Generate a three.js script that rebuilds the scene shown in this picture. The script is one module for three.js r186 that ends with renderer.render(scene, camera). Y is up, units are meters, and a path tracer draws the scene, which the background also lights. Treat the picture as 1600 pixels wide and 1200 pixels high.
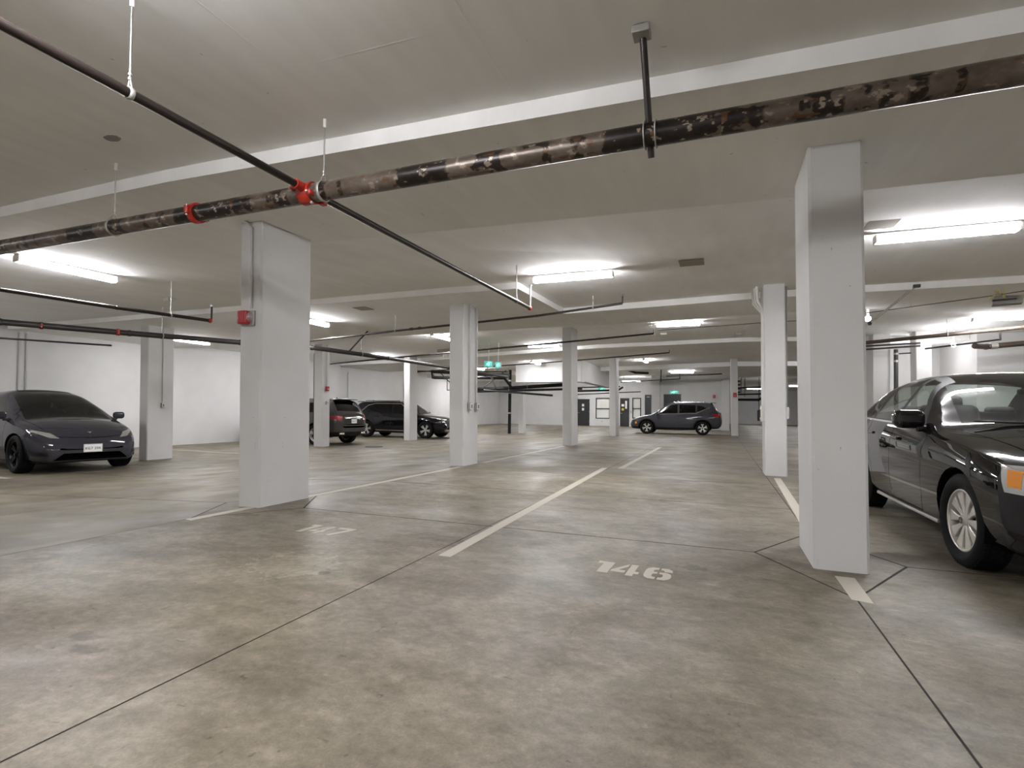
import * as THREE from 'three';
import { mergeGeometries } from 'three/addons/utils/BufferGeometryUtils.js';
import { RoundedBoxGeometry } from 'three/addons/geometries/RoundedBoxGeometry.js';
import { RectAreaLightUniformsLib } from 'three/addons/lights/RectAreaLightUniformsLib.js';

// ---------------------------------------------------------------- camera, renderer, exposure
const scene = new THREE.Scene();
scene.background = new THREE.Color(0x000000);
const renderer = new THREE.WebGLRenderer({ antialias: true });
renderer.toneMapping = THREE.LinearToneMapping;
renderer.toneMappingExposure = 2.22;
renderer.shadowMap.enabled = true;
RectAreaLightUniformsLib.init();
const camera = new THREE.PerspectiveCamera(2 * Math.atan(600 / 832) * 180 / Math.PI, 1600 / 1200, 0.05, 200);
camera.position.set(0, 1.03, 0);
camera.quaternion.setFromRotationMatrix(new THREE.Matrix4().makeBasis(
  new THREE.Vector3(0.93141, 0.01227, -0.36376), new THREE.Vector3(-0.00442, 0.99974, 0.02239), new THREE.Vector3(0.36394, -0.01924, 0.93122)));
camera.setViewOffset(1600, 1200, 0, -27, 1600, 1200);
camera.updateProjectionMatrix();
const LAMP = 34, GLOW = 64;            // radiance of the tube lights' diffuser (area light) and what the lens itself shows

// ---------------------------------------------------------------- helpers
let seed = 7;
const rnd = () => { seed = (seed * 1664525 + 1013904223) >>> 0; return seed / 4294967296; };
const taken = {};
const numbered = (n) => { const k = taken[n] = (taken[n] ?? -1) + 1; return k ? n + '_' + String(k).padStart(3, '0') : n; };
const V = (x, y, z) => new THREE.Vector3(x, y, z);
function shade(o) { o.traverse((m) => { if (m.isMesh) { m.castShadow = true; m.receiveShadow = true; } }); return o; }
function strip(g) { let h = g.index ? g.toNonIndexed() : g; for (const k of Object.keys(h.attributes)) if (!['position', 'normal', 'uv'].includes(k)) h.deleteAttribute(k); if (!h.attributes.uv) h.setAttribute('uv', new THREE.BufferAttribute(new Float32Array(h.attributes.position.count * 2), 2)); return h; }
const merge = (a) => a.length === 1 ? a[0] : mergeGeometries(a.map(strip));
function mesh(name, geo, mat, parent) { const m = new THREE.Mesh(Array.isArray(geo) ? merge(geo) : geo, mat); m.name = name; if (parent) parent.add(m); return m; }
function thing(name, label, category, p = [0, 0, 0], turn = 0, group) {
  const o = new THREE.Group(); o.name = numbered(name); scene.add(o); o.position.set(...p); o.rotation.y = turn;
  o.userData = { label, category }; if (group) o.userData.group = group; return o;
}
function single(name, label, category, geo, mat, group) {
  const m = mesh(numbered(name), geo, mat, scene); m.userData = { label, category }; if (group) m.userData.group = group; return m;
}
function structure(name, geo, mat, label) { const m = mesh(name, geo, mat, scene); m.userData = { kind: 'structure', label, category: name.split('_')[0] }; return m; }
function box(x0, x1, y0, y1, z0, z1) {        // plain box, uv in metres
  const g = new THREE.BoxGeometry(Math.abs(x1 - x0), Math.abs(y1 - y0), Math.abs(z1 - z0)); g.translate((x0 + x1) / 2, (y0 + y1) / 2, (z0 + z1) / 2); return metreUV(g);
}
function metreUV(g) {
  const p = g.attributes.position, n = g.attributes.normal, uv = new Float32Array(p.count * 2);
  for (let i = 0; i < p.count; i++) {
    const ax = Math.abs(n.getX(i)), ay = Math.abs(n.getY(i)), az = Math.abs(n.getZ(i));
    const a = ay >= ax && ay >= az ? [p.getX(i), p.getZ(i)] : ax > az ? [p.getZ(i), p.getY(i)] : [p.getX(i), p.getY(i)];
    uv[2 * i] = a[0]; uv[2 * i + 1] = a[1];
  }
  g.setAttribute('uv', new THREE.BufferAttribute(uv, 2)); return g;
}
function rbox(w, h, d, r, x = 0, y = 0, z = 0, seg = 3) { const g = new RoundedBoxGeometry(w, h, d, seg, r); g.translate(x, y, z); return g; }
function cyl(a, b, r, seg = 14, r2 = r, open = false) {      // cylinder between two points
  const d = new THREE.Vector3().subVectors(b, a), L = d.length(); const g = new THREE.CylinderGeometry(r2, r, L, seg, 1, open);
  g.translate(0, L / 2, 0); g.applyQuaternion(new THREE.Quaternion().setFromUnitVectors(V(0, 1, 0), d.normalize())); g.translate(a.x, a.y, a.z); return g;
}
function run(pts, r, seg = 14) {              // pipe along straight legs with elbows
  const out = []; for (let i = 0; i + 1 < pts.length; i++) { out.push(cyl(pts[i], pts[i + 1], r, seg)); if (i) { const s = new THREE.SphereGeometry(r * 1.18, seg, 8); s.translate(pts[i].x, pts[i].y, pts[i].z); out.push(s); } } return out;
}
const lerp = (a, b, t) => a + (b - a) * t;
function curve(pts, x) {                       // monotone-ish cubic through [x,y] points, sorted by x
  const n = pts.length; if (x <= pts[0][0]) return pts[0][1]; if (x >= pts[n - 1][0]) return pts[n - 1][1];
  let i = 0; while (x > pts[i + 1][0]) i++;
  const d = (k) => (pts[k + 1][1] - pts[k][1]) / (pts[k + 1][0] - pts[k][0]);
  const m = (k) => { if (k === 0) return d(0); if (k === n - 1) return d(n - 2); const a = d(k - 1), b = d(k); return a * b <= 0 ? 0 : 2 * a * b / (a + b); };
  const h = pts[i + 1][0] - pts[i][0], t = (x - pts[i][0]) / h, t2 = t * t, t3 = t2 * t;
  return (2 * t3 - 3 * t2 + 1) * pts[i][1] + (t3 - 2 * t2 + t) * h * m(i) + (-2 * t3 + 3 * t2) * pts[i + 1][1] + (t3 - t2) * h * m(i + 1);
}
function linear(pts, x) { if (x <= pts[0][0]) return pts[0][1]; for (let i = 0; i + 1 < pts.length; i++) if (x <= pts[i + 1][0]) return lerp(pts[i][1], pts[i + 1][1], (x - pts[i][0]) / (pts[i + 1][0] - pts[i][0])); return pts[pts.length - 1][1]; }

// ---------------------------------------------------------------- procedural textures
function hash(i, j, s) { let h = Math.imul(i, 374761393) ^ Math.imul(j, 668265263) ^ Math.imul(s, 974634777); h = Math.imul(h ^ (h >>> 13), 1274126177); return ((h ^ (h >>> 16)) >>> 0) / 4294967296; }
function vnoise(x, y, s, per = 0) {
  let i = Math.floor(x), j = Math.floor(y); const fx = x - i, fy = y - j, u = fx * fx * (3 - 2 * fx), v = fy * fy * (3 - 2 * fy);
  let i1 = i + 1, j1 = j + 1; if (per) { i = ((i % per) + per) % per; i1 = ((i1 % per) + per) % per; j = ((j % per) + per) % per; j1 = ((j1 % per) + per) % per; }
  const a = hash(i, j, s), b = hash(i1, j, s), c = hash(i, j1, s), d = hash(i1, j1, s); return lerp(lerp(a, b, u), lerp(c, d, u), v);
}
function fbm(x, y, s, oct, per = 0) { let a = 0, w = 0.5, t = 0; for (let k = 0; k < oct; k++) { a += w * vnoise(x, y, s + k, per); t += w; w *= 0.55; x *= 2; y *= 2; per *= 2; } return a / t; }
function dataTex(w, h, fn, srgb = true, rx = 1, ry = 1) {      // fn(u,v) -> [r,g,b] 0..255
  const d = new Uint8Array(w * h * 4);
  for (let j = 0; j < h; j++) for (let i = 0; i < w; i++) { const c = fn((i + 0.5) / w, (j + 0.5) / h), k = 4 * (j * w + i); d[k] = c[0]; d[k + 1] = c[1]; d[k + 2] = c[2]; d[k + 3] = 255; }
  const t = new THREE.DataTexture(d, w, h); t.wrapS = t.wrapT = THREE.RepeatWrapping; t.magFilter = THREE.LinearFilter; t.minFilter = THREE.LinearMipmapLinearFilter; t.generateMipmaps = true;
  if (srgb) t.colorSpace = THREE.SRGBColorSpace; t.repeat.set(rx, ry); t.needsUpdate = true; return t;
}
const cl = (v) => v < 0 ? 0 : v > 255 ? 255 : v;
// bare, power-trowelled concrete floor in world metres
const blot = (x, z, cx, cz, rx, rz, s) => { const n = 0.9 * (fbm(x * 22, z * 22, s, 4) - 0.5), q = ((x - cx) / rx) ** 2 + ((z - cz) / rz) ** 2; return Math.max(0, 1 - q + n * 2.4); };
function floorColour(x, z, fine) {
  const big = fbm(x * 0.33 + 9, z * 0.33, 11, 3), mid = fbm(x * 1.3, z * 1.6, 21, 4), sm = fine ? fbm(x * 9, z * 13, 31, 3) : 0.5, gr = fine ? hash(Math.round(x * 210), Math.round(z * 210), 41) : 0.5;
  const sw = fbm(x * 2.2 + 3 * mid, z * 5.5 + 2 * big, 51, 3);
  const fi = fine ? fbm(x * 34, z * 44, 45, 3) : 0.5;
  let L = 102 + 28 * (big - 0.5) + 40 * (mid - 0.5) + 32 * (sm - 0.5) + 32 * (sw - 0.5) + 30 * (fi - 0.5) + 16 * (gr - 0.5);
  let warm = 7 + 12 * (fbm(x * 0.8, z * 0.8, 61, 3) - 0.5);
  if (fine) {
    const sp = vnoise(x * 31, z * 31, 71); if (sp > 0.965) L += 26 * (vnoise(x * 60, z * 60, 72) - 0.25); if (sp < 0.03) L -= 26;
    const sc = vnoise(x * 5 + 40 * vnoise(x * 0.5, z * 0.5, 82), z * 70, 81); if (sc > 0.93) L += 14 * vnoise(x * 3, z * 3, 83);
    const q = blot(x, z, -2.62, -2.78, 0.3, 0.26, 91); if (q > 0.02) { const rr = Math.hypot((x + 2.62) / 0.3, (z + 2.78) / 0.26); L += rr > 0.82 ? 20 : 13; }     // pale ring scuff
    L -= 38 * Math.min(1, 3 * blot(x, z, -2.32, -2.72, 0.05, 0.035, 92));
    L -= 24 * Math.min(1, 2 * blot(x, z, -2.5, -1.47, 0.1, 0.05, 93)) + 20 * Math.min(1, 2 * blot(x, z, -2.66, -1.55, 0.1, 0.045, 94));
    L += 20 * Math.min(1, 2 * blot(x, z, -0.06, -3.5, 0.075, 0.06, 95)); L -= 22 * Math.min(1, 2 * blot(x, z, -0.16, -3.78, 0.11, 0.07, 96));
  }
  const tyre = (cx, w) => Math.abs(x - cx) < w && z < -2.2 ? (fbm(x * 7, z * 1.1, 97, 2) - 0.28) * 1.6 * (1 - Math.abs(x - cx) / w) : 0;       // rubber laid down in the aisle
  L -= 30 * Math.max(0, tyre(-8.65 + 0.003 * (z + 5) ** 2, 0.17)) + 15 * Math.max(0, tyre(-6.9, 0.2)) + 15 * Math.max(0, tyre(1.35, 0.3)) ;
  L -= 12 * Math.max(0, tyre(-3.9, 0.25)) + 12 * Math.max(0, tyre(-0.35, 0.35));
  return [cl(L + 3), cl(L - 5), cl(L - warm - 14)];
}
const floorNear = dataTex(2048, 2048, (u, v) => floorColour(-6.6 + u * 10.2, -8.7 + v * 10.2, true));
const floorFar = dataTex(1024, 2048, (u, v) => floorColour(-18 + u * 34, -62 + v * 68, false));
const floorBump = dataTex(512, 512, (u, v) => { const n = 255 * fbm(u * 40, v * 40, 5, 3, 40); return [n, n, n]; }, false, 10.2 / 1.5, 10.2 / 1.5);
const floorRough = dataTex(512, 512, (u, v) => { const n = 142 + 120 * (fbm(u * 8, v * 8, 6, 4, 8) - 0.5); return [0, cl(n), 0]; }, false, 10.2 / 4, 10.2 / 4);
const wider = (t, rx, ry) => { const c = t.clone(); c.repeat.set(rx, ry); c.needsUpdate = true; return c; }, floorBumpFar = wider(floorBump, 34 / 1.5, 68 / 1.5), floorRoughFar = wider(floorRough, 34 / 4, 68 / 4);
const paintMap = dataTex(1024, 1024, (u, v) => {
  let L = 198 + 9 * (fbm(u * 6, v * 6, 3, 4, 6) - 0.5) + 5 * (hash(Math.floor(u * 1024), Math.floor(v * 1024), 1) - 0.5);
  const s = vnoise(u * 90, v * 90, 8, 90); if (s > 0.985) L -= 70 * vnoise(u * 250, v * 250, 9, 250); return [cl(L), cl(L - 1), cl(L - 4)];
}, true, 1 / 2.4, 1 / 2.4);
const paintBump = dataTex(512, 512, (u, v) => { let n = 150 + 70 * (fbm(u * 5, v * 16, 13, 4, 4) - 0.5); const s = vnoise(u * 60, v * 60, 14, 60); if (s > 0.97) n -= 110; return [cl(n), cl(n), cl(n)]; }, false, 1 / 1.6, 1 / 1.6);
const boardMap = dataTex(1024, 1024, (u, v) => {        // painted soffit, faint formwork sheet marks
  let L = 238 + 14 * (fbm(u * 5, v * 5, 17, 4, 5) - 0.5) + 10 * (fbm(u * 40, v * 6, 18, 3, 6) - 0.5);
  const s = vnoise(u * 70, v * 70, 19, 70); if (s > 0.988) L -= 40; return [cl(L), cl(L - 1), cl(L - 4)];
}, true, 1 / 4.88, 1 / 4.88);
const boardBump = dataTex(1024, 1024, (u, v) => {
  let n = 140 + 50 * (fbm(u * 40, v * 6, 22, 3, 6) - 0.5) + 30 * (fbm(u * 9, v * 9, 23, 3, 9) - 0.5);
  const fx = (u * 4) % 1, fy = (v * 2 + (Math.floor(u * 4) % 2) * 0.5) % 1; if (fx < 0.006 || fy < 0.0035) n += 70 * vnoise(u * 14, v * 14, 24, 14); return [cl(n), cl(n), cl(n)];
}, false, 1 / 4.88, 1 / 4.88);
const std = (c, r = 0.6, o = {}) => new THREE.MeshStandardMaterial({ color: c, roughness: r, ...o });
const phys = (c, r = 0.3, o = {}) => new THREE.MeshPhysicalMaterial({ color: c, roughness: r, ...o });
const lin = (r, g, b) => new THREE.Color().setRGB(r, g, b);
const M = {
  floorNear: std(0xffffff, 0.95, { map: floorNear, roughnessMap: floorRough, bumpMap: floorBump, bumpScale: 0.0006 }),
  floorFar: std(0xffffff, 0.95, { map: floorFar, roughnessMap: floorRoughFar, bumpMap: floorBumpFar, bumpScale: 0.0006 }),
  groove: std(0x1c1712, 0.95), ceiling: std(0xffffff, 0.85, { map: boardMap, bumpMap: boardBump, bumpScale: 0.004 }),
  wall: std(0xffffff, 0.75, { map: paintMap, bumpMap: paintBump, bumpScale: 0.0015 }), column: std(0xffffff, 0.7, { map: paintMap, bumpMap: paintBump, bumpScale: 0.004 }),
  line: std(0xb0a99b, 0.75), lineWorn: std(0xada698, 0.8), steel: std(0xb9b9b6, 0.38, { metalness: 0.85 }), zinc: std(0xa8a6a0, 0.5, { metalness: 0.6 }), white: std(0xdedcd6, 0.5), conduit: std(0xb4b2ad, 0.5, { metalness: 0.3 }),
  blackPipe: std(0x2a2320, 0.36, { metalness: 0.35 }), darkPipe: std(0x241f1c, 0.5), brownPipe: std(0x4a3f36, 0.5, { metalness: 0.2 }),
  red: std(0xa3281b, 0.4), redPlastic: std(0xa31220, 0.35), grey: std(0x8b8983, 0.7), darkGrey: std(0x3b3a38, 0.6), patch: std(0x9b9285, 0.9), black: phys(0x121212, 0.5, { specularIntensity: 0.5 }), rubber: phys(0x0e0d0d, 0.8, { specularIntensity: 0.4 }), plastic: phys(0x151414, 0.6, { specularIntensity: 0.5 }),
  glass: phys(0xdfe8e4, 0.02, { transmission: 1, thickness: 0, ior: 1.5 }), tint: phys(0x6f7a76, 0.02, { transmission: 1, thickness: 0, ior: 1.5 }), privacy: phys(0x2b2d2d, 0.02, { transmission: 1, thickness: 0, ior: 1.5 }),
  chrome: std(0xe4e2de, 0.12, { metalness: 1 }), silver: std(0xc8c5bd, 0.34, { metalness: 0.55 }), rimDark: std(0x1c1c1e, 0.35, { metalness: 0.6 }), seat: std(0x232221, 0.9), dash: std(0x1d1c1b, 0.7), amber: phys(0xe08a12, 0.15, { clearcoat: 1 }), redLamp: phys(0x8e0e14, 0.12, { clearcoat: 1 }), clearLamp: phys(0xe8e8e6, 0.08, { transmission: 0.75, thickness: 0, clearcoat: 1 }), lampSilver: phys(0xc9c9c6, 0.12, { metalness: 0.75, clearcoat: 1 }), reflector: std(0xcfcfcf, 0.2, { metalness: 0.9 }),
  pane: phys(0xfafcfb, 0.02, { transmission: 1, thickness: 0, ior: 1.5 }), frame: std(0x2b2b2a, 0.5), door: std(0x242424, 0.45), shade: std(0xe4e1da, 0.8), plate: std(0xe6e4de, 0.5), yellow: std(0xc6b52e, 0.6), liner: phys(0x0a0a0a, 0.95, { specularIntensity: 0.1 }),
};
const pipeSkin = (() => {     // black-lacquered steel with worn, rust-brown bands and mill scale
  const t = dataTex(1024, 256, (u, v) => {
    const n = fbm(u * 20, v * 4, 33, 4, 4), p = fbm(u * 24 + 5, v * 2 + 3 * (n - 0.5), 34, 3, 0), sc = fbm(u * 90, v * 14, 35, 3, 0);
    let c = p > 0.53 ? [98, 88, 78] : [38, 31, 27]; const k = 34 * (n - 0.5) + 34 * (sc - 0.5); if (p > 0.5 && p < 0.54 && sc > 0.45) c = [74, 58, 46];
    if (sc > 0.7) c = [128, 116, 102]; if (vnoise(u * 40, v * 9, 36) > 0.9) c = [96, 68, 46]; return c.map((q) => cl(q + k));
  }); return std(0xffffff, 0.34, { map: t, metalness: 0.3, bumpMap: t, bumpScale: 0.0008 });
})();
function board(w, h, draw) { const c = document.createElement('canvas'); c.width = w; c.height = h; const g = c.getContext('2d'); draw(g, w, h); const t = new THREE.CanvasTexture(c); t.colorSpace = THREE.SRGBColorSpace; return t; }

// ---------------------------------------------------------------- ceiling heights (soffit), metres above the floor
const CX = [-17.6, -13.7, -4.5, 0.75, 8, 16];
const rows = (a) => (x) => linear(CX.map((c, i) => [c, a[i]]), x);
const near = rows([3.08, 3.08, 3.1, 2.985, 2.86, 2.8]);
const low1 = rows([2.98, 2.98, 2.99, 2.862, 2.72, 2.6]), low2 = rows([3.0, 3.0, 3.005, 2.856, 2.75, 2.7]), mid1 = rows([3.1, 3.1, 3.14, 3.12, 3.06, 3.0]), mid2 = rows([3.12, 3.12, 3.18, 3.29, 3.28, 3.2]);
const blk2 = rows([3.04, 3.05, 3.13, 3.2, 3.2, 3.1]), far0 = rows([3.15, 3.18, 3.45, 3.45, 3.4, 3.3]), far1 = rows([3.2, 3.25, 3.67, 3.7, 3.5, 3.4]), far2 = rows([3.25, 3.3, 3.68, 3.75, 3.55, 3.4]), far3 = rows([3.3, 3.35, 3.6, 3.7, 3.6, 3.5]), flat = rows([3.5, 3.5, 3.5, 3.5, 3.5, 3.5]);
const off = (f, d) => (x) => f(x) - d;
// zones: x0,x1, z near, z far, height near, height far
const zones = [
  [-17.6, 16, 5.4, -3.18, near, near], [-17.6, 16, -3.18, -5, low1, low2], [-17.6, 16, -5, -8.05, low2, mid1],
  [-17.6, -3.07, -8.05, -12.6, off(mid1, 0.105), blk2], [-3.07, 16, -8.05, -10.75, mid1, mid2], [-3.07, 16, -10.75, -12.6, off(mid2, 0.12), off(mid2, 0.1)],
  [-17.6, 16, -12.6, -16, far0, far1], [-17.6, 16, -16, -20.5, far1, far2], [-17.6, 16, -20.5, -24.5, off(far2, 0.14), off(far2, 0.14)], [-17.6, 16, -24.5, -29.3, far3, far3], [-17.6, 16, -29.3, -34, off(far3, 0.22), off(far3, 0.2)], [-17.6, 16, -34, -62, flat, flat],
];
function ceilY(x, z) { for (const [x0, x1, za, zb, ha, hb] of zones) if (x >= x0 && x <= x1 && z <= za && z >= zb) return lerp(ha(x), hb(x), (z - za) / (zb - za)); return 3.2; }
function slab([x0, x1, za, zb, ha, hb]) {
  const xs = [x0, ...CX.filter((c) => c > x0 && c < x1), x1], n = xs.length - 1, top = 4.7, pos = []; const q = (a, b, c, d) => pos.push(...a, ...b, ...c, ...a, ...c, ...d);
  for (let i = 0; i < n; i++) {
    const a = xs[i], b = xs[i + 1];
    q([a, ha(a), za], [a, hb(a), zb], [b, hb(b), zb], [b, ha(b), za]); q([a, top, za], [b, top, za], [b, top, zb], [a, top, zb]);
    q([a, ha(a), za], [b, ha(b), za], [b, top, za], [a, top, za]); q([a, hb(a), zb], [a, top, zb], [b, top, zb], [b, hb(b), zb]);
  }
  q([x0, ha(x0), za], [x0, top, za], [x0, top, zb], [x0, hb(x0), zb]); q([x1, ha(x1), za], [x1, hb(x1), zb], [x1, top, zb], [x1, top, za]);
  const g = new THREE.BufferGeometry(); g.setAttribute('position', new THREE.BufferAttribute(new Float32Array(pos), 3)); g.computeVertexNormals(); return metreUV(g);
}
zones.forEach((z) => structure(numbered('ceiling'), slab(z), M.ceiling, 'painted concrete ceiling slab with dropped bands'));

// ---------------------------------------------------------------- floor: slabs between saw-cut joints
const floor = new THREE.Group(); floor.name = 'floor'; floor.userData = { kind: 'structure', label: 'bare grey-brown concrete parking floor with saw-cut joints', category: 'floor' }; scene.add(floor);
const floorY = (x, z) => -0.25 * Math.min(1, Math.max(0, (-4.58 - x) / 5.62)) * Math.min(1, Math.max(0, (z + 34) / 6));     // the left bays fall towards a drain
function slabPiece(poly, near_) {           // polygon in x,z; slightly shrunk so that the joint stays open
  const s = new THREE.Shape(poly.map(([x, z]) => new THREE.Vector2(x, -z))); const g = new THREE.ExtrudeGeometry(s, { depth: 0.029, bevelEnabled: false }); g.rotateX(-Math.PI / 2); g.translate(0, -0.029, 0);
  const p = g.attributes.position, uv = new Float32Array(p.count * 2);
  for (let i = 0; i < p.count; i++) { uv[2 * i] = near_ ? (p.getX(i) + 6.6) / 10.2 : (p.getX(i) + 18) / 34; uv[2 * i + 1] = near_ ? (p.getZ(i) + 8.7) / 10.2 : (p.getZ(i) + 62) / 68; }
  for (let i = 0; i < p.count; i++) p.setY(i, p.getY(i) + floorY(p.getX(i), p.getZ(i))); g.computeVertexNormals();
  g.setAttribute('uv', new THREE.BufferAttribute(uv, 2)); mesh('slab', g, near_ ? M.floorNear : M.floorFar, floor);
}
const J = 0.005, JW = 0.009, JX = [-17.6, -10.2, -4.58, -1.93, 0.72, 3.4, 9, 16], JZ = [5.4, 1.3, -4.4, -6.55, -8.65, -12.5, -17, -22, -28, -34, -41.2, -62];
{ const pos = [], q = (a, b, c, d) => pos.push(...a, ...b, ...c, ...a, ...c, ...d);
  for (let i = 0; i + 1 < JX.length; i++) for (let k = 0; k + 1 < JZ.length; k++) { const [a, b, c, d] = [JX[i], JX[i + 1], JZ[k], JZ[k + 1]], v = (x, z, e) => [x, floorY(x, z) - e, z]; q(v(a, c, 0.0015), v(b, c, 0.0015), v(b, d, 0.0015), v(a, d, 0.0015)); q(v(a, c, 0.35), v(a, d, 0.35), v(b, d, 0.35), v(b, c, 0.35)); }
  const g = new THREE.BufferGeometry(); g.setAttribute('position', new THREE.BufferAttribute(new Float32Array(pos), 3)); g.computeVertexNormals(); mesh('sub_base', metreUV(g), M.groove, floor); }
const diamonds = [[-4.58, -4.4, 0.54, 0.85], [0.72, -4.4, 0.47, 0.87]];         // joints turned around a column: centre and half diagonals
for (const [cx, cz, a, b] of diamonds) { slabPiece([[cx - a + J, cz], [cx, cz + b - J], [cx, cz - b + J]], true); slabPiece([[cx, cz + b - J], [cx + a - J, cz], [cx, cz - b + J]], true); }
for (let i = 0; i + 1 < JX.length; i++) for (let k = 0; k + 1 < JZ.length; k++) {
  const x0 = JX[i] + J, x1 = JX[i + 1] - J, z0 = JZ[k] - JW, z1 = JZ[k + 1] + JW, poly = [];       // z0 nearer than z1
  for (const [x, z, dx, dz] of [[x0, z0, 1, -1], [x1, z0, -1, -1], [x1, z1, -1, 1], [x0, z1, 1, 1]]) {
    const d = diamonds.find(([cx, cz]) => Math.abs(cx - x) < 0.1 && Math.abs(cz - z) < 0.1);
    if (!d) { poly.push([x, z]); continue; }
    const A = [x + dx * (d[2] + J), z], B = [x, z + dz * (d[3] + J)]; const along = dx * dz < 0; poly.push(...(along ? [B, A] : [A, B]));
  }
  slabPiece(poly, JX[i] > -6 && JX[i + 1] < 3.5 && JZ[k] < 1.4 && JZ[k + 1] > -8.7);
}
// painted stall lines and stencilled numbers
function flatShape(pts, y = 0.0015) { const s = new THREE.Shape(pts.map(([x, z]) => new THREE.Vector2(x, -z))); const g = new THREE.ExtrudeGeometry(s, { depth: 0.0012, bevelEnabled: false }); g.rotateX(-Math.PI / 2); g.translate(0, y - 0.0012, 0); const p = g.attributes.position; for (let i = 0; i < p.count; i++) p.setY(i, p.getY(i) + floorY(p.getX(i), p.getZ(i))); return g; }
const stripe = (label, pts, m = M.line) => single('stall_line', label, 'floor marking', flatShape(pts), m);
stripe('white painted line between stall 147 and stall 146', [[-1.862, -3.36], [-1.765, -3.36], [-1.94, -9.92], [-2.045, -9.9]]);
stripe('short white painted line beyond the end of the 146 stall line', [[-1.76, -9.92], [-1.66, -9.95], [-1.64, -16.7], [-1.74, -16.7]]);
stripe('white painted line running past the column with the red alarm', [[-4.59, -3.5], [-4.49, -3.48], [-4.40, -8.8], [-4.50, -8.8]]);
stripe('thin white painted line behind the column with two switch boxes', [[-4.45, -9.75], [-4.36, -9.75], [-4.36, -15.7], [-4.45, -15.7]]);
stripe('short white painted line at the foot of the right pillar', [[0.69, -3.96], [0.8, -3.96], [0.79, -3.46], [0.69, -3.49]]);
stripe('white painted line behind the right pillar', [[0.69, -4.95], [0.79, -4.95], [0.92, -9.65], [0.82, -9.65]]);
stripe('white painted line across the floor by the far left wall', [[-16.8, -11.3], [-12.6, -11.2], [-12.6, -11.3], [-16.8, -11.4]], M.lineWorn);
stripe('white painted line under the white car bumper', [[-16.8, -5.45], [-11.6, -5.45], [-11.6, -5.55], [-16.8, -5.55]], M.lineWorn);
const DIG = { // stencil digits in a 0..1 wide, 0..1 high box
  1: [[[0.05, 1], [0.75, 1], [0.75, 0], [0.3, 0], [0.3, 0.8], [0.05, 0.8]]],
  4: [[[0.0, 0.36], [0.52, 1], [0.52, 0.76], [0.26, 0.4], [0.52, 0.4], [0.52, 0.2], [0.0, 0.2]], [[0.6, 1], [0.86, 1], [0.86, 0.4], [1.02, 0.4], [1.02, 0.2], [0.86, 0.2], [0.86, 0], [0.6, 0]]],
  6: [[[0.46, 1], [0.2, 1], [0.04, 0.86], [0, 0.7], [0, 0.28], [0.06, 0.12], [0.22, 0], [0.46, 0], [0.46, 0.17], [0.34, 0.19], [0.3, 0.26], [0.3, 0.4], [0.36, 0.46], [0.46, 0.47], [0.46, 0.62], [0.3, 0.62], [0.3, 0.74], [0.35, 0.82], [0.46, 0.83]], [[0.54, 1], [0.8, 1], [0.96, 0.88], [1, 0.7], [0.7, 0.7], [0.66, 0.82], [0.54, 0.83]], [[0.54, 0.62], [0.82, 0.62], [0.96, 0.52], [1, 0.36], [1, 0.24], [0.94, 0.1], [0.8, 0], [0.54, 0], [0.54, 0.17], [0.66, 0.19], [0.7, 0.26], [0.7, 0.38], [0.66, 0.46], [0.54, 0.47]]],
  7: [[[0.0, 1], [1, 1], [1, 0.78], [0.62, 0], [0.3, 0], [0.68, 0.78], [0.0, 0.78]]],
};
function stencil(text, x, z, w, h, gap, label, m, tilt = 0) {
  const o = thing('stall_number', label, 'floor marking', [x, 0, z], tilt);
  [...text].forEach((ch, i) => mesh('digit', DIG[ch].map((p) => flatShape(p.map(([a, b]) => [a * w[i] + gap[i], -b * h]))), m, o));
}
stencil('146', -0.79, -3.44, [0.155, 0.175, 0.17], 0.255, [0, 0.125, 0.335], 'white stencilled number 146 on the concrete', M.line, -0.04);
stencil('147', -3.37, -3.54, [0.13, 0.15, 0.17], 0.27, [0, 0.12, 0.3], 'worn white stencilled number 147 on the concrete', M.lineWorn, -0.02);
{ const o = thing('floor_drain', 'dark round floor drain in the aisle by the dark grey car', 'drain', [-11.1, -0.25, -15.4]);
  mesh('rim', new THREE.TorusGeometry(0.29, 0.02, 8, 36).rotateX(Math.PI / 2).translate(0, 0.004, 0), M.darkGrey, o); mesh('cover', new THREE.CylinderGeometry(0.28, 0.28, 0.008, 36).translate(0, 0.006, 0), M.black, o); }

// ---------------------------------------------------------------- walls
structure('wall_left', box(-17.6, -17.2, -0.6, 3.9, -41.3, 5.4), M.wall, 'white painted concrete wall behind the parked cars');
structure('wall_rear', box(-17.6, 14.4, -0.6, 4, 5, 5.4), M.wall, 'white painted wall behind the viewpoint');
structure('wall_right', box(14, 14.4, -0.3, 4, -62, 5.4), M.wall, 'white painted wall on the right side');
function wallWithHoles(x0, x1, y1, z, holes) {      // facing +z, holes [a,b,ya,yb] sorted by a
  const out = []; let c = x0; for (const [a, b, ya, yb] of holes) { out.push(box(c, a, -0.3, y1, z - 0.3, z)); if (ya > 0) out.push(box(a, b, -0.3, ya, z - 0.3, z)); out.push(box(a, b, yb, y1, z - 0.3, z)); c = b; } out.push(box(c, x1, -0.3, y1, z - 0.3, z)); return out;
}
structure('wall_doors', [...wallWithHoles(-17.4, -3.9, 3.6, -41, [[-10.5, -9.5, 0, 2.08], [-9.02, -7.9, 0.56, 2.18], [-7.13, -6.43, 0, 2.16], [-6.21, -5.55, 0.62, 2.18], [-5.27, -4.78, 0, 2.42]]), box(-10.7, -3.9, -0.3, 3.6, -42, -41.9)], M.wall, 'white far wall with black doors and windows');
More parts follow.
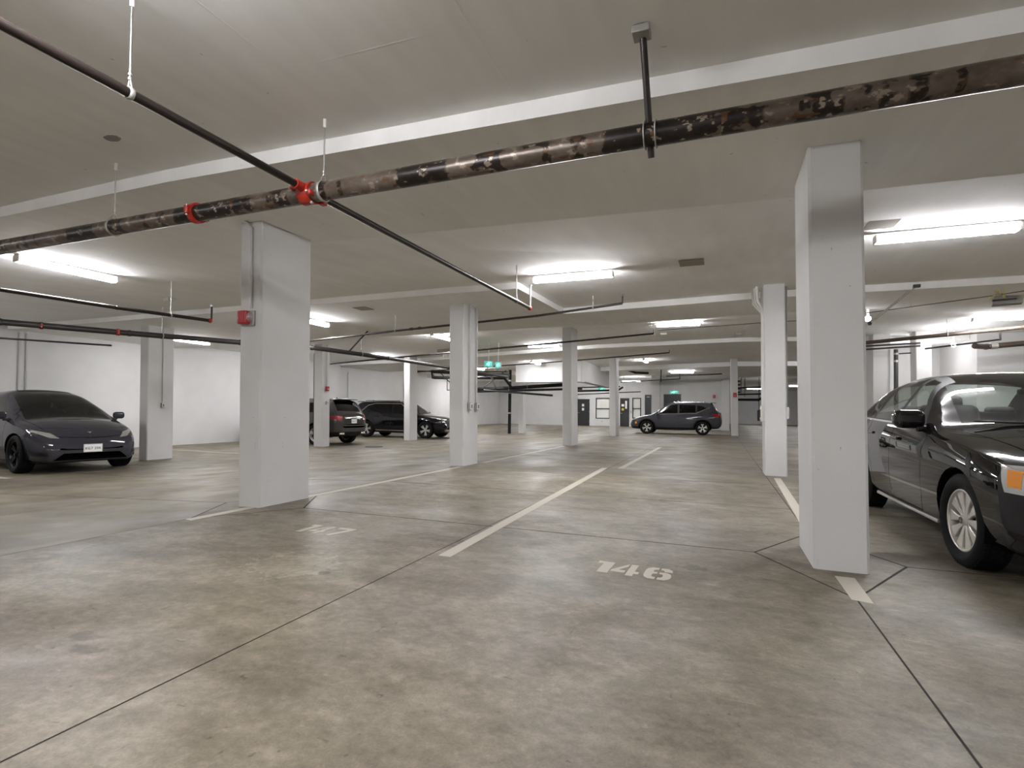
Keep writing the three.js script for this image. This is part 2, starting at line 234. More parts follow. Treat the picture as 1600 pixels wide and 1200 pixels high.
structure('wall_lobby', [...wallWithHoles(-3.95, 0.55, 3.9, -36.3, [[-3.46, -2.37, 0, 2.29]]), box(-4.2, -3.68, -0.3, 3.9, -36.4, -35.9), box(0.1, 0.55, -0.3, 3.9, -36.3, -35.6), box(-3.95, -3.7, -0.3, 3.6, -41.3, -36.3), box(0.3, 0.55, -0.3, 3.9, -61, -36.5), box(-3.9, 0.5, -0.3, 3.9, -37.4, -37.3)], M.wall, 'white lobby wall behind the grey compact crossover');
structure('wall_end', box(0.3, 14.2, -0.3, 4, -61.9, -61.5), M.wall, 'white end wall at the far end of the garage');
structure('wall_stair', [box(7.2, 14, -0.3, 4, -20.4, -20), box(7.2, 7.55, -0.3, 4, -22.9, -20.4), box(5.0, 7.3, -0.3, 4, -23.3, -22.9), box(4.55, 5.0, -0.3, 4, -23.3, -20)], M.wall, 'white stair core walls behind the black sedan');
structure('trim_1', box(7.18, 14, 0, 0.1, -20, -19.985), M.white, 'white skirting along the stair core wall');
for (const x of [8.3, 9.6]) single('wall_joint_cover', 'thin vertical joint strip on the stair core wall', 'joint strip', box(x, x + 0.02, 0, 3.2, -19.985, -19.975), M.grey, 'joint strips on the stair core wall');
{ // bulkhead box under the far ceiling
  structure('trim_2', [box(-9.55, -6.2, 2.5, 3.7, -25.6, -24.9), box(-6.6, -6.2, 2.55, 3.7, -32.5, -25.6)], M.wall, 'white boxed bulkhead hanging under the far ceiling');
}

// doors and windows of the far wall
function farDoor(name, label, x0, x1, y1, z, extra) {
  const o = thing(name, label, 'door', [x0, 0, z]); o.name = name; o.userData.kind = 'structure'; const w = x1 - x0;
  mesh('leaf', rbox(w - 0.06, y1 - 0.04, 0.05, 0.006, w / 2, (y1 - 0.04) / 2, -0.06), M.door, o);
  mesh('frame', [box(0, 0.03, 0, y1, -0.12, 0.015), box(w - 0.03, w, 0, y1, -0.12, 0.015), box(0.03, w - 0.03, y1 - 0.03, y1, -0.12, 0.015)], M.frame, o); if (extra) extra(o, w); return o;
}
const paper = (o, x, y, w, h, m, name = 'notice') => mesh(name, box(x, x + w, y, y + h, -0.034, -0.03), m, o);
farDoor('door_1', 'black steel door with two small paper notices', -10.5, -9.5, 2.08, -41, (o, w) => { paper(o, 0.38, 1.5, 0.17, 0.2, M.plate); paper(o, 0.38, 1.18, 0.17, 0.2, M.shade); mesh('handle', rbox(0.14, 0.03, 0.05, 0.01, 0.12, 1.0, -0.01), M.steel, o); for (const y of [0.25, 1.05, 1.8]) mesh('hinge', cyl(V(w - 0.04, y, -0.025), V(w - 0.04, y + 0.1, -0.025), 0.012, 8), M.steel, o); });
farDoor('door_2', 'black door with narrow glazed panel and a yellow notice', -7.13, -6.43, 2.16, -41, (o, w) => { mesh('vision_panel', box(0.38, 0.52, 1.35, 1.95, -0.036, -0.03), M.shade, o); paper(o, 0.1, 1.52, 0.2, 0.18, M.plate); mesh('yellow_notice', new THREE.CylinderGeometry(0.1, 0.1, 0.006, 20).rotateX(Math.PI / 2).translate(0.2, 1.3, -0.03), M.yellow, o); mesh('handle', rbox(0.12, 0.03, 0.05, 0.01, 0.1, 1.0, -0.01), M.steel, o); });
farDoor('door_3', 'wide black doorway leaf behind the grey compact crossover', -3.46, -2.37, 2.29, -36.3, (o) => mesh('handle', rbox(0.12, 0.03, 0.05, 0.01, 0.14, 1.0, -0.01), M.steel, o));
farDoor('door_4', 'narrow black panel door beside the lobby wall', -5.27, -4.78, 2.42, -41, (o) => mesh('closer', rbox(0.24, 0.05, 0.05, 0.01, 0.24, 2.25, -0.01), M.steel, o));
function farWindow(name, label, x0, x1, y0, y1, split) {
  const o = thing(name, label, 'window', [x0, y0, -41]); o.name = name; o.userData.kind = 'structure'; const w = x1 - x0, h = y1 - y0, f = 0.07;
  mesh('frame', [box(0, f, 0, h, -0.12, 0.02), box(w - f, w, 0, h, -0.12, 0.02), box(f, w - f, 0, f, -0.12, 0.02), box(f, w - f, h - f, h, -0.12, 0.02), box(f, w - f, split, split + 0.06, -0.12, 0.02)], M.frame, o);
  for (const [a, b] of [[f, split], [split + 0.06, h - f]]) { mesh('pane', new THREE.PlaneGeometry(w - 2 * f, b - a).translate(w / 2, (a + b) / 2, -0.055), M.pane, o); mesh('blind', box(f, w - f, a, b, -0.09, -0.075), M.shade, o); }
}
farWindow('window_1', 'black framed window between the two far doors', -9.02, -7.9, 0.56, 2.18, 0.76);
farWindow('window_2', 'narrower black framed window right of the notice door', -6.21, -5.55, 0.62, 2.18, 0.72);

// ---------------------------------------------------------------- columns
const LEAN = -0.0142;
function column(label, x0, x1, z0, z1, name = 'column', ch = 0.018) {       // chamfered concrete column, z0 nearer
  const h = Math.max(ceilY(x0, z0 - 0.02), ceilY(x1, z1), ceilY(x0, z1), ceilY(x1, z0 - 0.02)) + 0.05, s = new THREE.Shape(); const a = x0, b = x1, c = -z0, d = -z1;
  [[a + ch, c], [b - ch, c], [b, c + ch], [b, d - ch], [b - ch, d], [a + ch, d], [a, d - ch], [a, c + ch]].forEach(([p, q], i) => i ? s.lineTo(p, q) : s.moveTo(p, q));
  const g = new THREE.ExtrudeGeometry(s, { depth: h, bevelEnabled: false }); g.rotateX(-Math.PI / 2); const fy = floorY((x0 + x1) / 2, z0) - 0.03; g.scale(1, (h - fy) / h, 1); g.translate(0, fy, 0);
  const p = g.attributes.position; for (let i = 0; i < p.count; i++) p.setX(i, p.getX(i) + LEAN * p.getY(i)); metreUV(g);
  const m = single(name, label, 'column', g, M.column); return m;
}
column('white concrete column with red alarm horn and conduit', -4.735, -4.435, -4.2, -4.93);
column('white concrete pillar standing left of the black sedan', 0.59, 0.915, -4.09, -4.78);
column('white column carrying two switch boxes', -4.745, -4.445, -8.93, -9.56);
column('white column with three conduits and a box on its side', 0.72, 1.055, -9.96, -10.6);
column('white column between the switch-box column and the far doors', -4.54, -4.24, -15.95, -16.7);
column('slim far column left of the grey compact crossover', -4.56, -4.26, -23.6, -24.3);
column('slim far column with small red alarm right of the crossover', 0.5, 0.82, -27.5, -28.2);
column('white column at the nose of the grey electric car', -13.12, -12.82, -8.75, -9.4);
column('white column with red pull station in front of the dark grey car', -12.98, -12.63, -14.55, -14.95, 'column');
column('white column in front of the black large crossover', -12.56, -12.26, -19.5, -20.1);
column('white column behind the black sedan roof', 5.55, 5.95, -19.4, -19.95);
column('thin far white post beside the vertical black pipe', -10.85, -10.55, -28.8, -29.3);

// ---------------------------------------------------------------- lights
function lamp(label, x, z, along, group, hang = 0, len = 1.22) {
  const e = len / 2, y = (along === 'z' ? Math.min(ceilY(x, z - e), ceilY(x, z + e)) : Math.min(ceilY(x - e, z), ceilY(x + e, z))) - hang - 0.004; const o = thing('strip_light', label, 'light', [x, y, z], along === 'z' ? Math.PI / 2 : 0, group);
  mesh('housing', rbox(len, 0.045, 0.11, 0.008, 0, -0.024, 0), M.white, o);
  const s = new THREE.Shape(); s.moveTo(-0.06, 0); s.lineTo(-0.06, -0.03); s.quadraticCurveTo(-0.058, -0.052, -0.035, -0.055); s.lineTo(0.035, -0.055); s.quadraticCurveTo(0.058, -0.052, 0.06, -0.03); s.lineTo(0.06, 0);
  const g = new THREE.ExtrudeGeometry(s, { depth: len - 0.03, bevelEnabled: false, curveSegments: 2 }); g.translate(0, -0.04, -(len - 0.03) / 2); g.rotateY(Math.PI / 2);
  mesh('diffuser', g, M.lens, o); for (const e of [-1, 1]) mesh('end_cap', rbox(0.018, 0.085, 0.124, 0.004, e * (len / 2 - 0.006), -0.055, 0), M.white, o);
  if (hang > 0.03) for (const e of [-0.4, 0.4]) mesh('hanger_rod', cyl(V(e, 0, 0), V(e, hang, 0), 0.005, 6), M.steel, o);
  const L = new THREE.RectAreaLight(0xfbfaff, LAMP, len - 0.06, 0.1); L.position.set(0, -0.1, 0); L.rotation.x = -Math.PI / 2; o.add(L); return o;
}
M.lens = std(0xf4f2ea, 0.5, { emissive: new THREE.Color(0xfbfaff), emissiveIntensity: GLOW });
lamp('strip light on the ceiling right of the near pillar', 2.15, -6.72, 'x');
lamp('strip light on the ceiling above the 146 stall line', -2.06, -7.68, 'x');
lamp('strip light on the ceiling above the grey electric car', -8.5, -4.65, 'z');
lamp('strip light beyond the column with the red alarm', -8.45, -9.25, 'z');
lamp('strip light by the left wall behind the long pipe', -14.4, -11.0, 'z');
lamp('strip light left of the switch-box column', -8.25, -14.9, 'z');
lamp('strip light over the black large crossover', -13.2, -18.6, 'z');
lamp('strip light left of the plain middle column', -6.2, -19.1, 'x');
lamp('strip light crossed by a thin pipe over the aisle', -1.15, -16.2, 'x');
lamp('strip light above the black sedan roof', 6.5, -16.6, 'x');
lamp('strip light above the white bulkhead', -8.1, -23.7, 'z');
lamp('strip light over the lobby wall', -2.0, -31.5, 'x');
lamp('strip light hung in front of the far doors', -5.6, -36.6, 'x', undefined, 0.25);
lamp('strip light above the hanging pipes by the left wall', -12.6, -24.2, 'z');
lamp('strip light above the grey compact crossover seen end on', -3.4, -26.4, 'z');
lamp('strip light over the pipe cluster at the far left', -15.2, -31.5, 'z');
lamp('strip light high on the ceiling before the vertical black pipe', -12.2, -26.2, 'z');
lamp('strip light glowing at the far end behind the conduits column', 3.2, -40, 'x');
for (const [x, z, al] of [[-2.06, -1.0, 'x'], [4.2, -1.0, 'x'], [-8.5, 1.2, 'z'], [6.3, -4, 'x'], [6.3, -10.5, 'x'], [-2.06, 3.4, 'x'], [10.5, -13, 'x'], [4.5, -27, 'x'], [-14.4, -15.2, 'z'], [-14.4, -4.4, 'z'], [-7.5, -29.5, 'x'], [-13.5, -37.5, 'x'], [-8.6, -38.2, 'x'], [-14.4, 1, 'z'], [6, -50, 'x'], [3, -55, 'x']]) lamp('unseen strip light on the ceiling placed for its light', x, z, al, 'unseen strip lights placed for their light');  // pipe shadows imply the near row; other lamps are added to brighten dark areas

function globe(label, x, y, z) {
  const o = thing('globe_lamp', label, 'light', [x, y, z]); mesh('bulb', new THREE.SphereGeometry(0.06, 8, 6), M.lens, o); const t = ceilY(x, z) - y; mesh('holder', [cyl(V(0, 0.045, 0), V(0, t, 0), 0.025, 10)], M.white, o);
  const L = new THREE.PointLight(0xfbfaff, 0.9, 0, 2); L.position.set(0, 0, 0); L.shadow.radius = 3; L.castShadow = true; o.add(L);
}
globe('small bright bulb by the white column behind the sedan', 6.05, 3.08, -20.9);
globe('small bright bulb under the brown main above the sedan', 6.1, 3.05, -18.4);
globe('small bright bulb beside the pale slanting brace', 2.95, 3.12, -13.4);

// ---------------------------------------------------------------- pipes, hangers, braces
function pipeThing(label, pts, r, mat, extra, category = 'pipe') {
  const o = thing('sprinkler_pipe', label, category); mesh('run', run(pts.map((p) => V(...p)), r, r > 0.04 ? 24 : 12), mat, o); if (extra) extra(o); return o;
}
function coupling(o, p, dir, r, mat = M.red) {       // grooved clamp: two housings, bolt pads, two bolts
  const c = V(...p), d = V(...dir).normalize(), s = V(-d.z, 0, d.x).normalize(), a = c.clone().addScaledVector(d, -0.025), b = c.clone().addScaledVector(d, 0.025);
  const parts = [cyl(a, b, r * 1.22, 24)]; for (const e of [-1, 1]) { const q = c.clone().addScaledVector(s, e * r * 1.36); parts.push(cyl(q.clone().add(V(0, -r * 0.45, 0)), q.clone().add(V(0, r * 0.45, 0)), r * 0.3, 10)); }
  const g = mesh('coupling', parts, mat, o); for (const e of [-1, 1]) { const q = c.clone().addScaledVector(s, e * r * 1.36); mesh('bolt', cyl(q.clone().add(V(0, -r * 0.65, 0)), q.clone().add(V(0, r * 0.65, 0)), r * 0.13, 8), M.steel, g); }
}
function upright(o, p, h, r = 0.012, mat = M.darkPipe) {    // riser nipple with sprinkler head and deflector
  const a = V(...p), t = a.clone().add(V(0, h, 0)); mesh('riser', [cyl(a, t, r, 10)], mat, o);
  mesh('sprinkler_head', [cyl(t, t.clone().add(V(0, 0.02, 0)), r * 1.3, 8), cyl(t.clone().add(V(0, 0.03, 0)), t.clone().add(V(0, 0.034, 0)), r * 2.2, 10), cyl(t.clone().add(V(-r, 0.015, 0)), t.clone().add(V(0, 0.032, 0)), 0.003, 6), cyl(t.clone().add(V(r, 0.015, 0)), t.clone().add(V(0, 0.032, 0)), 0.003, 6)], M.steel, o);
}
function hanger(label, x, y, z, r, axis = 'x', group) {     // rod from the slab with a band around the pipe
  const o = thing('pipe_hanger', label, 'hanger', [x, y, z], axis === 'z' ? Math.PI / 2 : 0, group), top = ceilY(x, z) - y + 0.01, R = r * 1.06;
  mesh('rod', cyl(V(0, R + 0.05, 0), V(0, top, 0), 0.0055, 8), M.steel, o); mesh('anchor', cyl(V(0, top - 0.07, 0), V(0, top - 0.005, 0), 0.011, 10), M.white, o);
  mesh('band', [new THREE.TorusGeometry(R, 0.006, 6, 28).scale(1, 1, 2.2).rotateY(Math.PI / 2), cyl(V(0, R * 0.75, R * 0.6), V(0, R + 0.055, 0), 0.005, 6), cyl(V(0, R * 0.75, -R * 0.6), V(0, R + 0.055, 0), 0.005, 6)], M.zinc, o);
  mesh('nut', [cyl(V(0, R + 0.04, 0), V(0, R + 0.052, 0), 0.011, 6), cyl(V(0, R + 0.062, 0), V(0, R + 0.072, 0), 0.011, 6)], M.steel, o); return o;
}
const MY = 2.55, MZ = -2.95, MR = 0.0635;
{ // the big main across the near bay
  const o = thing('main_pipe', 'large worn black sprinkler main with scuffed brown patches', 'pipe');
  const g = new THREE.CylinderGeometry(MR, MR, 20, 32, 1).rotateZ(Math.PI / 2).translate(-2, 0, 0); const p = g.attributes.position, uv = g.attributes.uv;
  for (let i = 0; i < p.count; i++) uv.setXY(i, p.getX(i) / 3.4, Math.atan2(p.getY(i), p.getZ(i)) / Math.PI / 2 + 0.5); g.translate(0, MY, MZ); mesh('run', g, pipeSkin, o);
  coupling(o, [-3.82, MY, MZ], [1, 0, 0], MR);
  const tee = mesh('branch_tee', [cyl(V(-2.76, MY, MZ), V(-2.66, MY, MZ), MR * 1.2, 24), cyl(V(-2.71, MY + 0.02, MZ - 0.12), V(-2.71, MY + 0.02, MZ + 0.14), 0.034, 16), rbox(0.05, 0.04, 0.05, 0.012, -2.78, MY + 0.03, MZ + 0.075), rbox(0.05, 0.04, 0.05, 0.012, -2.64, MY - 0.03, MZ + 0.075), rbox(0.05, 0.04, 0.05, 0.012, -2.64, MY - 0.05, MZ - 0.06)], M.red, o);
  for (const [x, y, z] of [[-2.78, MY + 0.03, MZ + 0.105], [-2.64, MY - 0.03, MZ + 0.105], [-2.66, MY - 0.078, MZ + 0.03]]) mesh('bolt', new THREE.SphereGeometry(0.012, 10, 8).translate(x, y, z), M.steel, tee);
}
hanger('hanger rod on the worn main beside its red tee', -2.585, MY, MZ, MR); hanger('hanger rod on the worn main left of the red coupling', -4.8, MY, MZ, MR);
pipeThing('thin black branch pipe crossing the worn main at the red tee', [[-2.71, 2.57, 4.6], [-2.71, 2.57, -2.9], [-2.64, 2.57, -7.43]], 0.0245, M.blackPipe, (o) => { upright(o, [-2.63, 2.57, -7.42], 0.3, 0.013, M.steel); mesh('elbow', new THREE.SphereGeometry(0.036, 14, 10).translate(-2.64, 2.57, -7.43), M.red, o); });
hanger('hanger on the black branch pipe by its upright end', -2.65, 2.57, -6.9, 0.0245, 'z'); hanger('hanger on the black branch pipe close to the ceiling hole', -2.71, 2.57, -1.72, 0.0245, 'z');
{ const o = thing('sway_brace', 'black pipe brace rising from the worn main', 'brace'); mesh('strut', cyl(V(-0.36, 2.44, -2.99), V(-0.38, 2.98, -2.77), 0.018, 14), M.blackPipe, o);
  const loop = []; for (const e of [-0.03, 0.03]) loop.push(new THREE.TorusGeometry(MR * 1.12, 0.0045, 6, 28).rotateY(Math.PI / 2).translate(-0.36 + e, MY, MZ)); loop.forEach((g) => mesh('clamp', g, M.zinc, o)); mesh('ceiling_foot', rbox(0.09, 0.04, 0.09, 0.006, -0.385, 2.985, -2.75), M.zinc, o); }
pipeThing('pale-topped black pipe ending in an upright over the electric car', [[-8.75, 2.5, -2.2], [-8.35, 2.5, -5.2], [-8.02, 2.5, -6.48]], 0.028, M.blackPipe, (o) => { upright(o, [-8.01, 2.5, -6.5], 0.24, 0.016, M.darkPipe); mesh('elbow', new THREE.SphereGeometry(0.04, 14, 10).translate(-8.02, 2.5, -6.48), M.red, o); });
hanger('hanger on the pale-topped pipe by its upright end', -8.17, 2.5, -5.9, 0.028, 'z');
const P5 = [[-12.3, 2.5, -3.9], [-11.84, 2.5, -5.43], [-11.0, 2.5, -7.1], [-10.0, 2.5, -8.85], [-9.1, 2.5, -10.1], [-8.77, 2.5, -12.74], [-8.6, 2.5, -16.0], [-8.45, 2.5, -21]];
pipeThing('long dark pipe with two red couplings along the left bays', P5, 0.055, M.darkPipe, (o) => { coupling(o, [-11.62, 2.5, -5.93], [0.4, 0, -1], 0.055); coupling(o, [-11.08, 2.5, -6.93], [0.45, 0, -1], 0.055); });
{ const o = thing('sway_brace', 'dark slanting brace rising from the long dark pipe', 'brace'); mesh('strut', cyl(V(-8.98, 2.53, -11.3), V(-8.55, ceilY(-8.55, -11.5), -11.5), 0.02, 10), M.blackPipe, o); mesh('pipe_clamp', new THREE.SphereGeometry(0.04, 12, 8).translate(-8.98, 2.53, -11.3), M.zinc, o); }
hanger('hanger on the long dark pipe at the electric car column', -10.73, 2.5, -7.57, 0.055, 'z'); hanger('hanger on the long dark pipe near its tee', -8.9, 2.5, -11.7, 0.055, 'z');
pipeThing('thin pipe under the long dark pipe at the left edge', [[-14.4, 2.44, -6.0], [-12.35, 2.36, -7.6]], 0.02, M.darkPipe);
pipeThing('thin pipe stub beside the alarm column', [[-10.55, 2.42, -10.0], [-10.0, 2.44, -10.2], [-10.0, 2.47, -11.0]], 0.014, M.darkPipe, (o) => { upright(o, [-10.55, 2.42, -10.0], 0.06, 0.01); mesh('hanger_rod', cyl(V(-10.2, 2.43, -10.1), V(-10.2, ceilY(-10.2, -10.1), -10.1), 0.006, 6), M.zinc, o); });
pipeThing('cross pipe running over the switch-box column to an upright', [[-8.82, 2.5, -9.7], [-8.82, 2.6, -9.7], [-6.69, 2.72, -9.7], [-3.3, 2.88, -9.7], [-1.66, 3.02, -9.7]], 0.022, M.darkPipe, (o) => { upright(o, [-1.66, 3.02, -9.7], 0.13, 0.011); for (const x of [-6.1, -5.9]) mesh('coupling', cyl(V(x - 0.03, 2.755 + (x + 6) * 0.047, -9.7), V(x + 0.03, 2.758 + (x + 6) * 0.047, -9.7), 0.03, 12), M.darkPipe, o); });
hanger('hanger on the cross pipe left of the switch-box column', -6.5, 2.728, -9.7, 0.022); hanger('hanger on the cross pipe end past the dropped ceiling', -2.2, 2.97, -9.7, 0.022);
pipeThing('cross pipe behind the switch-box column ending over the aisle', [[-13.2, 2.62, -15.2], [-9.24, 2.81, -15], [-4.34, 3.07, -15], [-1.7, 3.22, -15]], 0.026, M.darkPipe, (o) => { upright(o, [-1.7, 3.22, -15], 0.1, 0.01); coupling(o, [-3.2, 3.135, -15], [1, 0.06, 0], 0.026, M.brownPipe); });
pipeThing('thin wire conduit continuing across the aisle ceiling', [[-1.6, 3.3, -15], [0.9, 3.38, -15], [3.2, 3.3, -14.2]], 0.008, M.darkPipe);
pipeThing('far cross pipe passing above the bulkhead', [[-13.5, 2.86, -22], [-10.3, 3.02, -22], [-5.68, 3.236, -22], [-1.89, 3.45, -22]], 0.026, M.darkPipe, (o) => upright(o, [-1.89, 3.45, -22], 0.1, 0.012));
// cluster by the far left
pipeThing('vertical black drain pipe standing on the floor by the far wall', [[-11.24, -0.26, -28.4], [-11.24, 3.6, -28.4]], 0.09, M.black, (o) => { for (const y of [0.9, 2.05, 2.45, 2.75]) mesh('joint_band', cyl(V(-11.24, y, -28.4), V(-11.24, y + 0.09, -28.4), 0.1, 16), M.zinc, o); }, 'drain pipe');
const cluster = [
  ['thick black horizontal main under the bulkhead', [[-13.4, 2.27, -27.6], [-11.3, 2.32, -27.7], [-7.6, 2.56, -28.2]], 0.1, M.black], ['black horizontal pipe below the thick main', [[-13.4, 2.12, -27.4], [-9, 2.24, -27.6], [-6.9, 2.3, -28]], 0.06, M.black],
  ['lower black pipe sloping towards the far doors', [[-12.2, 2.2, -26.9], [-10.5, 2.08, -27.3], [-8.4, 1.92, -27.5]], 0.055, M.darkPipe], ['bent black drain pipe at the left wall', [[-14.2, 3.3, -24.6], [-14.1, 2.78, -24.6], [-10.85, 2.82, -26.6], [-10.85, 2.4, -27.6]], 0.07, M.black],
  ['dark twin pipe leading towards the hanging exit signs', [[-13.2, 2.95, -22.9], [-10.9, 2.86, -24.2], [-9.9, 2.86, -24.8]], 0.08, M.darkPipe], ['slanting grey pipe brace near the bulkhead', [[-10.7, 2.86, -24.4], [-11.6, 2.3, -27.2]], 0.05, M.grey],
  ['thin black sway rod crossing the bent drain pipe', [[-12.9, 3.0, -23], [-12.0, 2.1, -23.2]], 0.02, M.black], ['thin black sway rod rising beside the vertical drain', [[-12.2, 2.2, -26.5], [-11.0, 3.3, -27.2]], 0.022, M.black],
  ['black square pipe loop below the bent drain', [[-13.3, 2.62, -23.3], [-12.55, 2.6, -23.3], [-12.55, 2.05, -23.3], [-11.6, 2.05, -23.3]], 0.018, M.black], ['long thin pipe across the far left wall', [[-14.2, 2.92, -22], [-9.6, 2.95, -24]], 0.03, M.darkPipe],
  ['black pipe pair with angled end near the exit sign', [[-8.9, 2.42, -34], [-6.2, 2.52, -35], [-5.9, 2.72, -35]], 0.06, M.black], ['thin black pipe above the far black doors', [[-9.3, 2.66, -34.5], [-6.1, 2.76, -35]], 0.04, M.black], ['thin level pipe below the pipe pair', [[-9.3, 2.2, -34.6], [-4.8, 2.42, -35.2]], 0.03, M.black],
  ['thin pipe crossing in front of the dark panel door', [[-5.9, 2.98, -34], [-2.3, 3.15, -34], [-2.3, 3.6, -34]], 0.028, M.black], ['pipe with downward drop above the crossover roof', [[-3.0, 2.75, -30], [-3.0, 3.45, -30]], 0.03, M.black], ['black pipe slanting down from the far slab', [[-5.15, 3.55, -30], [-4.45, 3.3, -30.4], [-3.75, 3.28, -30.6]], 0.06, M.black],
  ['long thin pipe above the lobby wall', [[-3.0, 3.25, -33], [0.1, 3.35, -33]], 0.035, M.darkPipe],
];
for (const [l, p, r, m] of cluster) pipeThing(l, p, r, m, (o) => { const [x, y, z] = p[1].map((c, i) => lerp(p[0][i], c, 0.8)); mesh('hanger_rod', cyl(V(x, y, z), V(x, ceilY(x, z) + 0.005, z), 0.006, 6), M.zinc, o); });
pipeThing('upper black pipe beside the conduits column at the far end', [[0.7, 2.75, -38], [3.0, 2.85, -38.5]], 0.05, M.black); pipeThing('thick lower black pipe beyond the slim alarm column', [[0.7, 1.98, -37.5], [2.3, 1.98, -37.7], [3.4, 2.55, -38]], 0.08, M.black); pipeThing('middle black pipe beyond the slim alarm column', [[0.7, 2.3, -37.5], [3.4, 2.4, -38]], 0.05, M.black);
{ const o = thing('pipe_weight', 'black cylinder hanging on a thin rod beyond the slim alarm column', 'hanging fitting', [2.35, 0, -37.9]); mesh('rod', cyl(V(0, 1.3, 0), V(0, 3.5, 0), 0.025, 8), M.black, o); mesh('cylinder', cyl(V(0, 0.62, 0), V(0, 1.32, 0), 0.1, 14), M.darkGrey, o); }
{ const o = thing('cable_tray', 'short stacked cable tray at the far end', 'cable tray', [1.0, 0, -38.7]); for (const y of [2.45, 2.7, 2.95, 3.2]) mesh('rung', box(-0.2, 0.25, y, y + 0.1, -0.1, 0.1), M.darkGrey, o); mesh('rail', [box(0.27, 0.33, 2.3, 3.6, -0.05, 0.05), box(0.5, 0.56, 2.2, 3.5, -0.05, 0.05)], M.grey, o); }
// pipes above the black sedan
pipeThing('brown main above the black sedan', [[2.6, 2.9, -17], [3.65, 3.02, -17], [7.1, 3.3, -17], [9, 3.35, -17]], 0.05, M.brownPipe); hanger('hanger on the brown main above the black sedan', 5.5, 3.17, -17, 0.05);
pipeThing('thin dark pipe below the brown main', [[3.0, 3.12, -19], [5.5, 3.2, -19]], 0.028, M.darkPipe); pipeThing('second thin dark pipe below the brown main', [[3.0, 3.0, -19], [5.5, 3.12, -19]], 0.028, M.darkPipe, (o) => mesh('hanger_rod', cyl(V(4, 3.05, -19), V(4, ceilY(4, -19), -19), 0.006, 6), M.zinc, o));
pipeThing('thick brown pipe against the stair core wall', [[6.3, 2.92, -17.6], [6.9, 3.0, -18.6], [8.6, 3.14, -18.7], [10, 3.2, -18.7]], 0.075, M.brownPipe, (o) => { mesh('coupling', cyl(V(7.0, 3.01, -18.6), V(7.15, 3.02, -18.6), 0.09, 14), M.zinc, o); });
pipeThing('bent thin pipe under the brown main', [[5.2, 2.88, -17.6], [6.75, 3.05, -17.4], [6.75, 3.27, -17.4]], 0.022, M.darkPipe);
pipeThing('vertical black pipe on the pier behind the sedan', [[5.12, 0, -19.85], [5.12, 3.12, -19.85]], 0.06, M.darkGrey, (o) => { for (const y of [2.72, 2.95]) mesh('joint_band', cyl(V(5.12, y, -19.85), V(5.12, y + 0.06, -19.85), 0.07, 14), M.zinc, o); mesh('side_arm', cyl(V(5.12, 2.98, -19.85), V(5.53, 3.0, -19.85), 0.02, 8), M.darkPipe, o); }, 'drain pipe');
{ const o = thing('sway_brace', 'pale slanting pipe brace right of the near pillar', 'brace'); mesh('strut', cyl(V(2.45, 2.66, -11.0), V(3.05, 3.21, -10.75), 0.02, 12), M.zinc, o); mesh('ceiling_foot', rbox(0.1, 0.05, 0.08, 0.006, 3.06, 3.215, -10.74), M.darkGrey, o); mesh('pipe_clamp', new THREE.SphereGeometry(0.035, 12, 8).translate(2.45, 2.66, -11.0), M.darkGrey, o); }
pipeThing('thin cable along the ceiling right of the near pillar', [[2.3, 3.02, -12.3], [3.3, 3.07, -11.9], [4.37, 3.1, -11.33], [6, 3.13, -9.9]], 0.007, M.darkGrey, (o) => mesh('cable_tie', cyl(V(3.3, 3.07, -11.9), V(3.3, ceilY(3.3, -11.9) + 0.005, -11.9), 0.004, 6), M.zinc, o), 'cable');

// ---------------------------------------------------------------- small fixtures
function conduit(label, pts, r = 0.0135, mat = M.conduit) { const o = thing('conduit', label, 'conduit'); mesh('tube', run(pts.map((p) => V(...p)), r, 10), mat, o); return o; }
function outlet(label, x, y, z, turn = 0, mat = M.zinc, w = 0.08, h = 0.12) {
  const o = thing('outlet_box', label, 'outlet box', [x, y, z], turn); mesh('box', rbox(w, h, 0.05, 0.006, 0, 0, 0.025), mat, o); mesh('cover', rbox(w * 0.82, h * 0.8, 0.008, 0.003, 0, 0, 0.054), M.white, o); mesh('socket', rbox(w * 0.35, h * 0.5, 0.006, 0.002, 0, 0, 0.06), M.darkGrey, o); return o;
}
conduit('conduit running down to the red alarm horn', [[-4.655, 3.0, -4.15], [-4.6, 2.93, -4.185], [-4.585, 2.08, -4.185]]);
{ const o = thing('alarm_horn', 'red fire alarm horn with clear strobe on the near left column', 'fire alarm', [-4.648, 1.98, -4.2]); mesh('body', rbox(0.13, 0.14, 0.08, 0.018, 0, 0, 0.045), M.redPlastic, o); mesh('grille', [0, 1, 2].map((i) => rbox(0.008, 0.1, 0.006, 0.002, -0.03 + i * 0.03, 0, 0.087)), M.red, o); mesh('strobe', new THREE.SphereGeometry(0.05, 18, 12).scale(0.7, 1, 0.8).translate(0.085, 0, 0.05), M.clearLamp, o); mesh('back_box', rbox(0.17, 0.16, 0.03, 0.008, 0.03, -0.005, 0.015), M.zinc, o); }
conduit('left conduit down the switch-box column', [[-4.435, ceilY(-4.4, -9.1), -9.1], [-4.435, 2.9, -9.12], [-4.432, 1.2, -9.12]]); conduit('right conduit down the switch-box column', [[-4.432, ceilY(-4.4, -9.42), -9.42], [-4.432, 1.2, -9.42]]);
outlet('grey switch box on the left conduit of the switch-box column', -4.44, 1.12, -9.12, Math.PI / 2, M.zinc, 0.1, 0.15); outlet('grey switch box on the right conduit of the switch-box column', -4.44, 1.12, -9.42, Math.PI / 2, M.zinc, 0.1, 0.15);
conduit('conduit down the column at the electric car', [[-12.84, ceilY(-12.8, -9.1), -9.1], [-12.82, 1.16, -9.1]]); outlet('outlet box on the column at the electric car', -12.83, 1.08, -9.1, Math.PI / 2);
